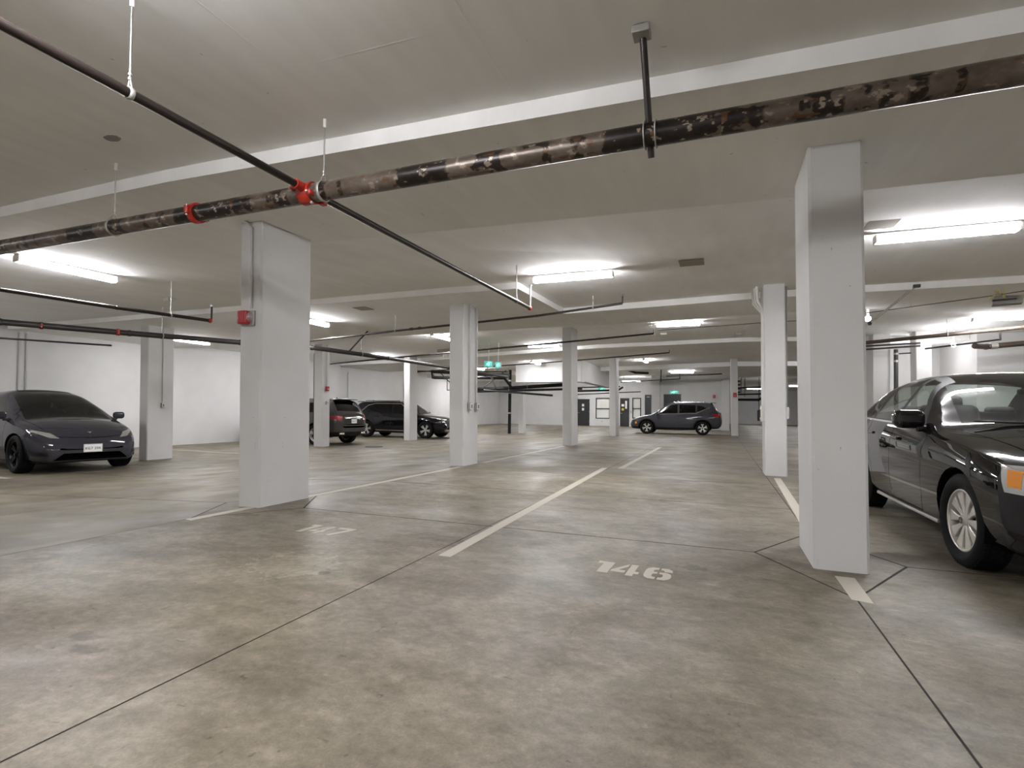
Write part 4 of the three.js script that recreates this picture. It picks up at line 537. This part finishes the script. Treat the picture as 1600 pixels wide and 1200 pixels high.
// ---- black compact sedan, nose to the viewer
{
  const o = thing('sedan_car', 'black compact sedan with silver hubcaps behind the right pillar', 'car', [2.41, 0, -5.93], -Math.PI / 2);
  const P = paint(0.007, 0.006, 0.006), X = 1.325, R = 0.362;
  const S = { xf: 2.215, xr: -2.415, tumble: 0.42, round: 0.26,
    top: [[-2.415, 0.62], [-2.405, 0.8], [-2.37, 0.97], [-2.3, 1.03], [-2.05, 1.06], [-1.85, 1.09], [-1.5, 1.25], [-1.15, 1.385], [-0.8, 1.44], [-0.45, 1.456], [-0.1, 1.43], [0.2, 1.345], [0.6, 1.13], [0.86, 0.985], [1.1, 0.945], [1.5, 0.885], [1.85, 0.81], [2.05, 0.745], [2.15, 0.68], [2.2, 0.6], [2.215, 0.5]],
    bot: [[-2.415, 0.54], [-2.4, 0.42], [-2.34, 0.3], [-2.1, 0.24], [-1.5, 0.2], [0, 0.18], [1.6, 0.19], [2.0, 0.2], [2.15, 0.24], [2.2, 0.33], [2.215, 0.44]],
    wid: [[-2.415, 0.5], [-2.39, 0.64], [-2.3, 0.76], [-2.0, 0.84], [-1.4, 0.88], [0, 0.889], [1.0, 0.885], [1.5, 0.875], [1.8, 0.845], [2.0, 0.79], [2.12, 0.71], [2.19, 0.6], [2.215, 0.46]],
    belt: [[-2.415, 0.6], [-2.36, 0.85], [-2.1, 0.965], [-1.2, 0.975], [0, 0.93], [0.9, 0.885], [1.5, 0.81], [1.9, 0.72], [2.1, 0.64], [2.215, 0.49]],
    cuts: [
      { part: null, proj: 'side', polys: [circle(X, 0.318, R), circle(-X, 0.318, R)], zones: ['side', 'under'], zmin: 0.4 },
      { part: 'front_side_window', mat: M.lightTint, proj: 'side', polys: [[[0.5, 0.965], [-0.1, 0.985], [-0.1, 1.375], [0.07, 1.34]]], zones: ['pillar', 'round'] },
      { part: 'rear_side_window', mat: M.lightTint, proj: 'side', polys: [[[-0.18, 0.99], [-0.92, 1.01], [-0.83, 1.31], [-0.55, 1.37], [-0.18, 1.385]]], zones: ['pillar', 'round'] },
      { part: 'quarter_window', mat: M.lightTint, proj: 'side', polys: [[[-0.97, 1.015], [-1.22, 1.03], [-0.88, 1.29]]], zones: ['pillar', 'round'] },
      { part: 'window_trim', mat: M.chrome, proj: 'side', polys: [strip2([0.62, 0.945], [-1.28, 1.005], 0.018)], zones: ['pillar', 'side'], grow: 0.002 },
      { part: 'window_surround', mat: M.black, proj: 'side', polys: [[[0.6, 0.95], [-1.27, 1.01], [-0.86, 1.33], [-0.55, 1.4], [-0.1, 1.405], [0.1, 1.37]]], zones: ['pillar', 'round'] },
      { part: 'windshield', mat: M.glass, proj: 'top', polys: [[[0.84, -0.66], [0.84, 0.66], [0.13, 0.56], [0.13, -0.56]]], zones: ['roof', 'round'] },
      { part: 'rear_window', mat: M.glass, proj: 'top', polys: [[[-1.78, -0.6], [-1.78, 0.6], [-1.17, 0.52], [-1.17, -0.52]]], zones: ['roof', 'round'] },
      { part: 'turn_signal', mat: M.amber, proj: 'side', polys: [[[1.86, 0.72], [1.955, 0.715], [1.985, 0.615], [1.9, 0.62]]], zones: ['side', 'pillar', 'round'], grow: 0.001 },
      { part: 'headlight', mat: M.lampSilver, proj: 'side', polys: [[[1.8, 0.745], [2.3, 0.74], [2.3, 0.575], [1.885, 0.585]]], zones: ['side', 'pillar', 'round', 'roof'], zmin: 0.36 },
      { part: 'grille', mat: M.black, proj: 'front', polys: [[[-0.42, 0.56], [0.42, 0.56], [0.42, 0.65], [-0.42, 0.65]]], x: [2.0, 3] },
      { part: 'lower_grille', mat: M.black, proj: 'front', polys: [[[-0.55, 0.26], [0.55, 0.26], [0.5, 0.44], [-0.5, 0.44]]], x: [1.9, 3] },
      { part: 'taillight', mat: M.redLamp, proj: 'side', polys: [[[-2.42, 0.72], [-2.1, 0.76], [-2.1, 0.92], [-2.42, 0.93]]], zones: ['side'], zmin: 0.5 },
      gap([...lines([[0.72, 0.93], [0.66, 0.75], [0.64, 0.4], [0.58, 0.26]]), ...lines([[-0.14, 0.97], [-0.2, 0.8], [-0.22, 0.45], [-0.2, 0.26]]), ...lines([[-0.96, 1.0], [-1.08, 0.84], [-0.98, 0.68], [-0.9, 0.5], [-0.86, 0.26]]), ...lines([[0.58, 0.26], [-0.86, 0.26]])]),
      { part: null, proj: 'top', polys: [strip2([0.9, 0.7], [1.86, 0.62], 0.009), strip2([0.9, -0.7], [1.86, -0.62], 0.009)], zones: ['pillar', 'round', 'roof'] },
      { part: 'hood', proj: 'top', polys: [[[0.88, -0.7], [0.88, 0.7], [1.86, 0.62], [2.03, 0.4], [2.06, 0], [2.03, -0.4], [1.86, -0.62]]], zones: ['pillar', 'round', 'roof'] },
      { part: 'front_door', proj: 'side', polys: [[[0.72, 0.93], [0.66, 0.75], [0.64, 0.4], [0.58, 0.262], [-0.2, 0.262], [-0.22, 0.45], [-0.2, 0.8], [-0.14, 0.965]]], zones: ['side'] },
      { part: 'rear_door', proj: 'side', polys: [[[-0.14, 0.965], [-0.2, 0.8], [-0.22, 0.45], [-0.2, 0.262], [-0.86, 0.262], [-0.95, 0.6], [-1.04, 0.8], [-0.96, 0.99]]], zones: ['side'] },
    ] };
  cutCar(o, S, P); const C = { wb: 2.65, track: 0.765, arch: R, steer: 0.06, beltIn: 0.95, cabX: -0.3, cabL: 2.5, halfW: 0.8, dashX: 0.62, seatX: -0.05, rearX: -0.95, headY: 1.14, mirX: 0.28, mirY: 1.24 };
  const vw = (rim, z) => { const r = rim * 0.1, bar = (a, b) => cyl(V(a[0] * r, a[1] * r, z), V(b[0] * r, b[1] * r, z), r * 0.09, 6); return merge([new THREE.TorusGeometry(r, r * 0.1, 6, 24).translate(0, 0, z), bar([-0.42, 0.88], [0, 0.08]), bar([0.42, 0.88], [0, 0.08]), bar([-0.85, 0.45], [-0.4, -0.82]), bar([-0.4, -0.82], [0, -0.02]), bar([0, -0.02], [0.4, -0.82]), bar([0.4, -0.82], [0.85, 0.45])]); };
  addWheels(o, C, { r: 0.318, w: 0.205, rim: 0.212, n: 10, mat: M.silver, backMat: M.black, blocks: true, dish: 0.2, turn: 0.3, logo: vw, spoke: [[[0.12, -0.035], [0.5, -0.075], [0.88, -0.17], [0.985, -0.2], [0.985, 0.2], [0.88, 0.17], [0.5, 0.075], [0.12, 0.035]]] });
  interior(o, C); for (const s of [-1, 1]) { sideMirror(o, 0.56, 0.97, 0.83, P, s, 1.05); handle(o, -0.02, 0.83, 0.885, s, P); handle(o, -0.9, 0.855, 0.875, s, P); mesh('sill_trim', rbox(1.72, 0.03, 0.03, 0.01, -0.02, 0.215, s * 0.815), M.zinc, o); }
  mesh('wiper', [cyl(V(0.86, 0.99, -0.55), V(0.83, 1.0, 0.05), 0.008, 6), cyl(V(0.86, 0.99, 0.1), V(0.83, 1.0, 0.6), 0.008, 6)].slice(0, 1), M.black, o); mesh('wiper', cyl(V(0.87, 0.985, 0.08), V(0.84, 1.0, 0.6), 0.008, 6), M.black, o);
  for (const s of [-1, 1]) mesh('reflector_bowl', new THREE.SphereGeometry(0.065, 18, 12).scale(0.5, 1, 1).translate(1.92, 0.66, s * 0.66), M.reflector, o);
}
// ---- dark grey electric crossover
{
  const o = thing('electric_car', 'dark grey electric crossover with black wheels by the left wall', 'car', [-13.68, -0.25, -7.08], -0.15);
  const P = paint(0.03, 0.029, 0.036), X = 1.445, R = 0.4;
  const S = { xf: 2.29, xr: -2.44, tumble: 0.46, round: 0.3,
    top: [[-2.44, 0.7], [-2.43, 0.95], [-2.36, 1.1], [-2.1, 1.18], [-1.7, 1.36], [-1.2, 1.53], [-0.6, 1.615], [-0.2, 1.625], [0.2, 1.56], [0.6, 1.4], [1.0, 1.19], [1.3, 1.05], [1.6, 0.985], [1.9, 0.89], [2.1, 0.785], [2.22, 0.67], [2.275, 0.56], [2.29, 0.455]],
    bot: [[-2.44, 0.6], [-2.4, 0.4], [-2.25, 0.28], [-1.5, 0.2], [0, 0.19], [1.6, 0.2], [2.2, 0.205], [2.262, 0.23], [2.282, 0.3], [2.29, 0.445]],
    wid: [[-2.44, 0.55], [-2.4, 0.72], [-2.2, 0.87], [-1.6, 0.95], [0, 0.96], [1.2, 0.955], [1.7, 0.92], [1.95, 0.87], [2.1, 0.81], [2.2, 0.74], [2.265, 0.64], [2.29, 0.52]],
    belt: [[-2.44, 0.68], [-2.3, 1.02], [-1.4, 1.09], [0, 1.03], [0.9, 0.97], [1.5, 0.86], [1.9, 0.75], [2.15, 0.62], [2.29, 0.46]],
    cuts: [
      { part: null, proj: 'side', polys: [circle(X, 0.36, R), circle(-X, 0.36, R)], zones: ['side', 'under'], zmin: 0.4 },
      { part: 'front_side_window', mat: M.privacy, proj: 'side', polys: [[[0.95, 1.03], [-0.15, 1.08], [-0.15, 1.5], [0.15, 1.48]]], zones: ['pillar', 'round'] }, { part: 'rear_side_window', mat: M.privacy, proj: 'side', polys: [[[-0.23, 1.085], [-1.75, 1.15], [-1.15, 1.44], [-0.23, 1.5]]], zones: ['pillar', 'round'] },
      { part: 'windshield', mat: M.tint, proj: 'top', polys: [[[1.3, -0.72], [1.3, 0.72], [0.12, 0.58], [0.12, -0.58]]], zones: ['roof', 'round'] }, { part: 'glass_roof', mat: M.black, proj: 'top', polys: [[[0.1, -0.56], [0.1, 0.56], [-1.9, 0.5], [-1.9, -0.5]]], zones: ['roof'] },
      { part: 'headlight', mat: M.lampSilver, proj: 'front', polys: [[[0.5, 0.665], [0.64, 0.68], [0.84, 0.8], [0.8, 0.82], [0.6, 0.765]]], mirror: true, x: [1.6, 3] },
      { part: null, proj: 'front', polys: [[[-0.62, 0.25], [0.62, 0.25], [0.46, 0.385], [-0.46, 0.385]]], x: [1.9, 3] }, { part: 'lower_trim', mat: M.plastic, proj: 'front', polys: [[[-0.9, 0.15], [0.9, 0.15], [0.9, 0.232], [-0.9, 0.232]]], x: [1.8, 3] },
      { part: 'fog_recess', mat: M.black, proj: 'front', polys: [[[0.66, 0.33], [0.82, 0.36], [0.82, 0.42], [0.68, 0.4]]], mirror: true, x: [1.7, 3] },
      gap([...lines([[1.0, 0.96], [0.98, 0.6], [0.92, 0.28]]), ...lines([[-0.2, 1.06], [-0.22, 0.6], [-0.2, 0.28]])]), { part: null, proj: 'top', polys: [strip2([1.25, 0.76], [1.95, 0.66], 0.009), strip2([1.25, -0.76], [1.95, -0.66], 0.009)], zones: ['pillar', 'round', 'roof'] },
      { part: null, proj: 'front', polys: lines([[-0.5, 0.7], [-0.25, 0.675], [0, 0.668], [0.25, 0.675], [0.5, 0.7]], 0.009), x: [1.9, 3] },
    ] };
  cutCar(o, S, P); const C = { wb: 2.89, track: 0.82, arch: R, beltIn: 1.0, cabX: -0.2, cabL: 2.8, halfW: 0.84, dashX: 0.85, seatX: 0.1, rearX: -0.95, headY: 1.28, mirX: 0.42, mirY: 1.42, floorY: 0.36 };
  addWheels(o, C, { r: 0.36, w: 0.255, rim: 0.25, n: 5, mat: M.rimDark, backMat: M.darkGrey, dish: 0.5, turn: 0.2, spoke: [[[0.1, -0.06], [0.95, -0.2], [0.96, -0.06], [0.3, 0.0]], [[0.3, 0.0], [0.96, 0.06], [0.95, 0.2], [0.1, 0.06]]] });
  interior(o, C); for (const s of [-1, 1]) sideMirror(o, 0.95, 1.05, 0.9, P, s); plate(o, 2.292, 0.47, 1, 'KG7 39K', 0.31, 0.155); mesh('plate_mount', rbox(0.03, 0.13, 0.26, 0.006, 2.268, 0.46, 0), M.black, o);
  mesh('lower_grille', [rbox(0.02, 0.2, 1.3, 0.004, 2.15, 0.31, 0), ...[0.28, 0.32, 0.36].map((y) => rbox(0.02, 0.008, 1.2, 0.003, 2.17, y, 0))], M.liner, o);
  mesh('emblem', [rbox(0.008, 0.01, 0.07, 0.003, 2.12, 0.775, 0), rbox(0.008, 0.05, 0.014, 0.003, 2.135, 0.75, 0)], M.chrome, o);
  mesh('air_freshener', rbox(0.01, 0.1, 0.035, 0.004, 0.44, 1.29, 0.02), M.yellow, o);
  for (const s of [-1, 1]) for (let i = 0; i < 3; i++) mesh('lamp_projector', new THREE.SphereGeometry(0.028, 12, 8).translate(2.0 - i * 0.05, 0.71 + i * 0.022, s * (0.58 + i * 0.07)), M.reflector, o);
}
// generic larger crossover for the three others
function crossover(name, label, pos, turn, P, o2) {
  const o = thing(name, label, 'car', pos, turn), k = o2.k ?? 1, X = o2.wb / 2, xf = X + (o2.fo ?? 0.9), xr = -X - (o2.ro ?? 0.95), H = o2.H, W = o2.W / 2, r = o2.r, R = r + 0.055, B = o2.belt ?? 1.02, hood = o2.hood ?? 1.02;
  const S = { xf, xr, tumble: 0.34, round: 0.24,
    top: [[xr, 0.75], [xr + 0.01, 0.95], [xr + 0.05, 1.1], [xr + 0.14, B + 0.16], [xr + 0.33, H - 0.22], [xr + 0.46, H - 0.07], [xr + 0.7, H - 0.02], [-0.55, H], [-0.05, H - 0.015], [0.25, H - 0.08], [0.62, H - 0.3], [1.0, hood + 0.07], [1.15, hood], [X + 0.2, hood - 0.08], [xf - 0.22, hood - 0.2], [xf - 0.09, hood - 0.28], [xf - 0.025, hood - 0.42], [xf, 0.5]],
    bot: [[xr, 0.62], [xr + 0.04, 0.45], [xr + 0.2, 0.32], [-X + 0.3, 0.24], [0, 0.22], [X, 0.23], [xf - 0.15, 0.26], [xf - 0.04, 0.34], [xf, 0.44]],
    wid: [[xr, W * 0.62], [xr + 0.05, W * 0.78], [xr + 0.2, W * 0.9], [xr + 0.6, W * 0.97], [-0.5, W], [X - 0.3, W], [X + 0.25, W * 0.965], [xf - 0.25, W * 0.87], [xf - 0.09, W * 0.74], [xf, W * 0.52]],
    belt: [[xr, 0.72], [xr + 0.1, 1.0], [xr + 0.4, B + 0.06], [-0.6, B + 0.01], [0.6, B - 0.03], [X, hood - 0.13], [xf - 0.3, hood - 0.26], [xf - 0.08, 0.6], [xf, 0.48]],
    cuts: [
      { part: null, proj: 'side', polys: [circle(X, r, R), circle(-X, r, R)], zones: ['side', 'under'], zmin: 0.4 },
      { part: 'windshield', mat: M.tint, proj: 'top', polys: [[[1.02, -W * 0.78], [1.02, W * 0.78], [0.26, W * 0.66], [0.26, -W * 0.66]]], zones: ['roof', 'round'] }, { part: 'rear_window', mat: M.privacy, proj: 'front', polys: [[[-W * 0.72, H - 0.48], [W * 0.72, H - 0.48], [W * 0.62, H - 0.11], [-W * 0.62, H - 0.11]]], x: [xr - 1, xr + 0.6], zones: ['roof', 'round', 'pillar'] },
      ...o2.cuts({ X, xf, xr, H, W, r, R, B, hood }),
      ...(o2.clad ? [{ part: 'lower_cladding', mat: M.plastic, proj: 'side', polys: [[[xr - 1, 0], [xf + 1, 0], [xf + 1, o2.clad], [xr - 1, o2.clad]], circle(X, r, R + 0.055), circle(-X, r, R + 0.055)], zones: ['side', 'cap'], join: true }] : []),
      gap([...lines([[0.9, B], [0.88, 0.6], [0.8, 0.32]]), ...lines([[-0.2, B + 0.05], [-0.22, 0.6], [-0.2, 0.32]]), ...lines([[-1.05, B + 0.05], [-1.12, 0.85], [-0.98, 0.6], [-0.95, 0.32]])]),
    ] };
  cutCar(o, S, P); const C = { wb: o2.wb, track: W - o2.ww / 2 - 0.02, arch: R, beltIn: B, cabX: -0.3, cabL: 2.7, halfW: W * 0.9, dashX: 0.72, seatX: 0.02, rearX: -0.95, headY: B + 0.24, mirX: 0.35, mirY: H - 0.17, floorY: 0.42 };
  addWheels(o, C, { r, w: o2.ww, rim: r * 0.68, n: 5, ...o2.wheel }); interior(o, C);
  for (const s of [-1, 1]) { sideMirror(o, 0.78, B + 0.03, W * 0.94, o2.mirror ?? P, s); handle(o, -0.05, B - 0.1, W - 0.006, s, P); handle(o, -0.95, B - 0.08, W - 0.012, s, P); const rail = mesh('roof_rail', [cyl(V(xr + 0.75, H - 0.012, s * W * 0.6), V(0.05, H - 0.015, s * W * 0.6), 0.014, 8), cyl(V(xr + 0.75, H - 0.05, s * W * 0.6), V(xr + 0.75, H - 0.012, s * W * 0.6), 0.013, 6), cyl(V(0.05, H - 0.07, s * W * 0.6), V(0.05, H - 0.015, s * W * 0.6), 0.013, 6)], o2.rail ?? M.black, o); }
  mesh('spoiler', rbox(0.26, 0.03, W * 1.15, 0.013, xr + 0.4, H - 0.055, 0), P, o); mesh('roof_antenna', new THREE.ConeGeometry(0.03, 0.07, 10).scale(1.6, 1, 0.5).translate(xr + 0.8, H + 0.01, 0), P, o); if (o2.extra) o2.extra(o, { X, xf, xr, H, W, r, B }); return o;
}
const starSpoke = [[[0.1, -0.1], [0.5, -0.1], [0.93, -0.3], [0.97, -0.12], [0.62, 0.0], [0.97, 0.12], [0.93, 0.3], [0.5, 0.1], [0.1, 0.1]]], pairSpoke = [[[0.1, -0.08], [0.95, -0.22], [0.96, -0.08], [0.2, 0.0]], [[0.2, 0.0], [0.96, 0.08], [0.95, 0.22], [0.1, 0.08]]];
crossover('compact_crossover', 'dark grey compact crossover parked side-on before the lobby wall', [-2.1, 0, -28.15], Math.PI, paint(0.042, 0.043, 0.05), { wb: 2.63, fo: 0.86, ro: 0.88, H: 1.62, W: 1.8, r: 0.335, ww: 0.215, clad: 0.36, belt: 0.98, hood: 1.0, wheel: { mat: M.silver, barrelMat: M.black, backMat: M.black, capMat: M.black, spoke: starSpoke, dish: 0.2 }, rail: M.chrome,
  cuts: ({ xr, xf, H }) => [
    { part: 'front_side_window', mat: M.privacy, proj: 'side', polys: [[[0.72, 1.02], [-0.15, 1.05], [-0.15, 1.47], [0.2, 1.44]]], zones: ['pillar', 'round'] }, { part: 'rear_side_window', mat: M.privacy, proj: 'side', polys: [[[-0.24, 1.055], [-1.0, 1.09], [-1.0, 1.44], [-0.24, 1.475]]], zones: ['pillar', 'round'] }, { part: 'quarter_window', mat: M.privacy, proj: 'side', polys: [[[-1.06, 1.12], [-1.5, 1.3], [-1.3, 1.4], [-1.06, 1.43]]], zones: ['pillar', 'round'] },
    { part: 'window_trim', mat: M.chrome, proj: 'side', polys: [strip2([0.85, 0.985], [-1.02, 1.05], 0.03), strip2([-1.02, 1.05], [-1.62, 1.33], 0.04)], zones: ['pillar', 'side', 'round'], grow: 0.002, join: false },
    { part: 'headlight', mat: M.lampSilver, proj: 'side', polys: [[[xf - 0.5, 0.82], [xf + 0.1, 0.78], [xf + 0.1, 0.68], [xf - 0.25, 0.7]]], zones: ['side', 'pillar', 'round'], zmin: 0.3 }, { part: 'turn_signal', mat: M.amber, proj: 'side', polys: [[[xf - 0.36, 0.6], [xf - 0.28, 0.6], [xf - 0.28, 0.5], [xf - 0.36, 0.5]]], zones: ['side'], zmin: 0.3 },
    { part: 'taillight', mat: M.redLamp, proj: 'side', polys: [[[xr - 0.1, 0.98], [xr + 0.46, 1.04], [xr + 0.4, 0.94], [xr + 0.2, 0.86], [xr - 0.1, 0.8]]], zones: ['side', 'pillar'] }, { part: 'grille', mat: M.black, proj: 'front', polys: [[[-0.5, 0.55], [0.5, 0.55], [0.55, 0.75], [-0.55, 0.75]]], x: [1.7, 3] } ] });
crossover('family_suv', 'dark grey family suv seen from behind, nose towards the left wall', [-14.78, -0.25, -16.02], Math.PI, paint(0.05, 0.047, 0.043), { wb: 2.78, fo: 0.75, ro: 0.95, H: 1.7, W: 1.94, r: 0.375, ww: 0.245, belt: 1.06, hood: 1.08, wheel: { mat: M.silver, backMat: M.black, spoke: pairSpoke }, rail: M.silver,
  cuts: ({ xr, xf, W }) => [
    { part: 'front_side_window', mat: M.privacy, proj: 'side', polys: [[[0.72, 1.1], [-0.15, 1.13], [-0.15, 1.55], [0.2, 1.52]]], zones: ['pillar', 'round'] }, { part: 'rear_side_window', mat: M.privacy, proj: 'side', polys: [[[-0.24, 1.13], [-1.7, 1.2], [-1.45, 1.5], [-0.24, 1.55]]], zones: ['pillar', 'round'] },
    { part: 'taillight', mat: M.redLamp, proj: 'side', polys: [[[xr - 0.1, 1.06], [xr + 0.42, 1.04], [xr + 0.3, 0.94], [xr - 0.1, 0.86]]], zones: ['side', 'pillar', 'round'], zmin: 0.6 },
    { part: 'chrome_bar', mat: M.chrome, proj: 'front', polys: [[[-W * 0.5, 0.97], [W * 0.5, 0.97], [W * 0.5, 1.01], [-W * 0.5, 1.01]]], x: [-9, -1.5], grow: 0.002 }, { part: 'bumper_trim', mat: M.plastic, proj: 'front', polys: [[[-W, 0.2], [W, 0.2], [W, 0.48], [-W, 0.48]]], x: [-9, -1.95] },
    { part: 'headlight', mat: M.lampSilver, proj: 'front', polys: [[[0.5, 0.76], [0.9, 0.82], [0.9, 0.92], [0.5, 0.86]]], mirror: true, x: [1.5, 3] } ],
  extra: (o, { xr, W }) => { plate(o, xr - 0.008, 0.86, -1, 'PN4 71T'); for (const s of [-1, 1]) mesh('exhaust_trim', rbox(0.03, 0.07, 0.26, 0.012, xr + 0.05, 0.42, s * 0.6), M.chrome, o); mesh('bumper_crease', rbox(0.012, 0.014, W * 1.2, 0.005, xr - 0.003, 0.7, 0), M.chrome, o); } });
crossover('black_suv', 'shiny black large suv with chrome window line by the left wall', [-14.1, -0.25, -21.95], 0.08, paint(0.004, 0.004, 0.005), { wb: 3.05, fo: 0.92, ro: 0.98, H: 1.73, W: 1.96, r: 0.39, ww: 0.25, belt: 1.06, hood: 1.12, wheel: { mat: M.silver, backMat: M.black, barrelMat: M.rimDark, spoke: pairSpoke }, rail: M.black, mirror: undefined,
  cuts: ({ xr, xf, W, H }) => [
    { part: 'front_side_window', mat: M.privacy, proj: 'side', polys: [[[0.72, 1.1], [-0.15, 1.12], [-0.15, 1.57], [0.2, 1.54]]], zones: ['pillar', 'round'] }, { part: 'rear_side_window', mat: M.privacy, proj: 'side', polys: [[[-0.24, 1.12], [-1.1, 1.14], [-1.1, 1.55], [-0.24, 1.57]]], zones: ['pillar', 'round'] }, { part: 'quarter_window', mat: M.privacy, proj: 'side', polys: [[[-1.16, 1.15], [-1.78, 1.22], [-1.5, 1.48], [-1.16, 1.54]]], zones: ['pillar', 'round'] },
    { part: 'window_trim', mat: M.chrome, proj: 'side', polys: [strip2([0.2, 1.58], [-1.16, 1.585], 0.025), strip2([-1.14, 1.585], [-1.52, 1.5], 0.025), strip2([-1.5, 1.51], [-1.84, 1.2], 0.025), strip2([0.2, 1.58], [0.85, 1.08], 0.02)], zones: ['pillar', 'round'], grow: 0.002 },
    { part: 'sill_trim', mat: M.chrome, proj: 'side', polys: [[[-1.0, 0.33], [1.0, 0.31], [1.0, 0.35], [-1.0, 0.37]]], zones: ['side'], grow: 0.003 }, { part: 'headlight', mat: M.lampSilver, proj: 'front', polys: [[[0.45, 0.86], [0.9, 0.92], [0.9, 1.0], [0.5, 0.96]]], mirror: true, x: [1.6, 3] },
    { part: 'grille', mat: M.black, proj: 'front', polys: [[[-0.5, 0.5], [0.5, 0.5], [0.62, 0.86], [-0.62, 0.86]]], x: [1.9, 3] }, { part: 'grille_wing', mat: M.chrome, proj: 'front', polys: [strip2([0.5, 0.55], [0.66, 0.9], 0.05)], mirror: true, x: [1.8, 3], grow: 0.004 }, { part: 'bumper_trim', mat: M.chrome, proj: 'front', polys: [[[-0.6, 0.34], [0.6, 0.34], [0.66, 0.4], [-0.66, 0.4]]], x: [1.8, 3], grow: 0.003 },
    { part: 'taillight', mat: M.redLamp, proj: 'side', polys: [[[xr - 0.1, 1.06], [xr + 0.4, 1.06], [xr + 0.3, 0.98], [xr - 0.1, 0.94]]], zones: ['side', 'pillar'], zmin: 0.4 } ] });
crossover('white_car', 'white car whose rounded bumper shows beside the electric car', [-12.5, -0.25, -4.05], 0, paint(0.75, 0.73, 0.68), { wb: 2.66, fo: 0.88, ro: 0.95, H: 1.62, W: 1.8, r: 0.335, ww: 0.215, belt: 0.98, hood: 1.0, wheel: { mat: M.silver, backMat: M.black, spoke: pairSpoke }, cuts: ({ xf, xr }) => [
  { part: 'front_side_window', mat: M.privacy, proj: 'side', polys: [[[0.72, 1.02], [-0.15, 1.05], [-0.15, 1.47], [0.2, 1.44]]], zones: ['pillar', 'round'] }, { part: 'rear_side_window', mat: M.privacy, proj: 'side', polys: [[[-0.24, 1.055], [-1.3, 1.09], [-1.2, 1.42], [-0.24, 1.475]]], zones: ['pillar', 'round'] }, { part: 'headlight', mat: M.lampSilver, proj: 'front', polys: [[[0.45, 0.7], [0.85, 0.76], [0.85, 0.84], [0.5, 0.8]]], mirror: true, x: [1.6, 3] } ] });
scene.traverse((m) => { if (m.isMesh) { m.castShadow = true; m.receiveShadow = true; } });
renderer.render(scene, camera);
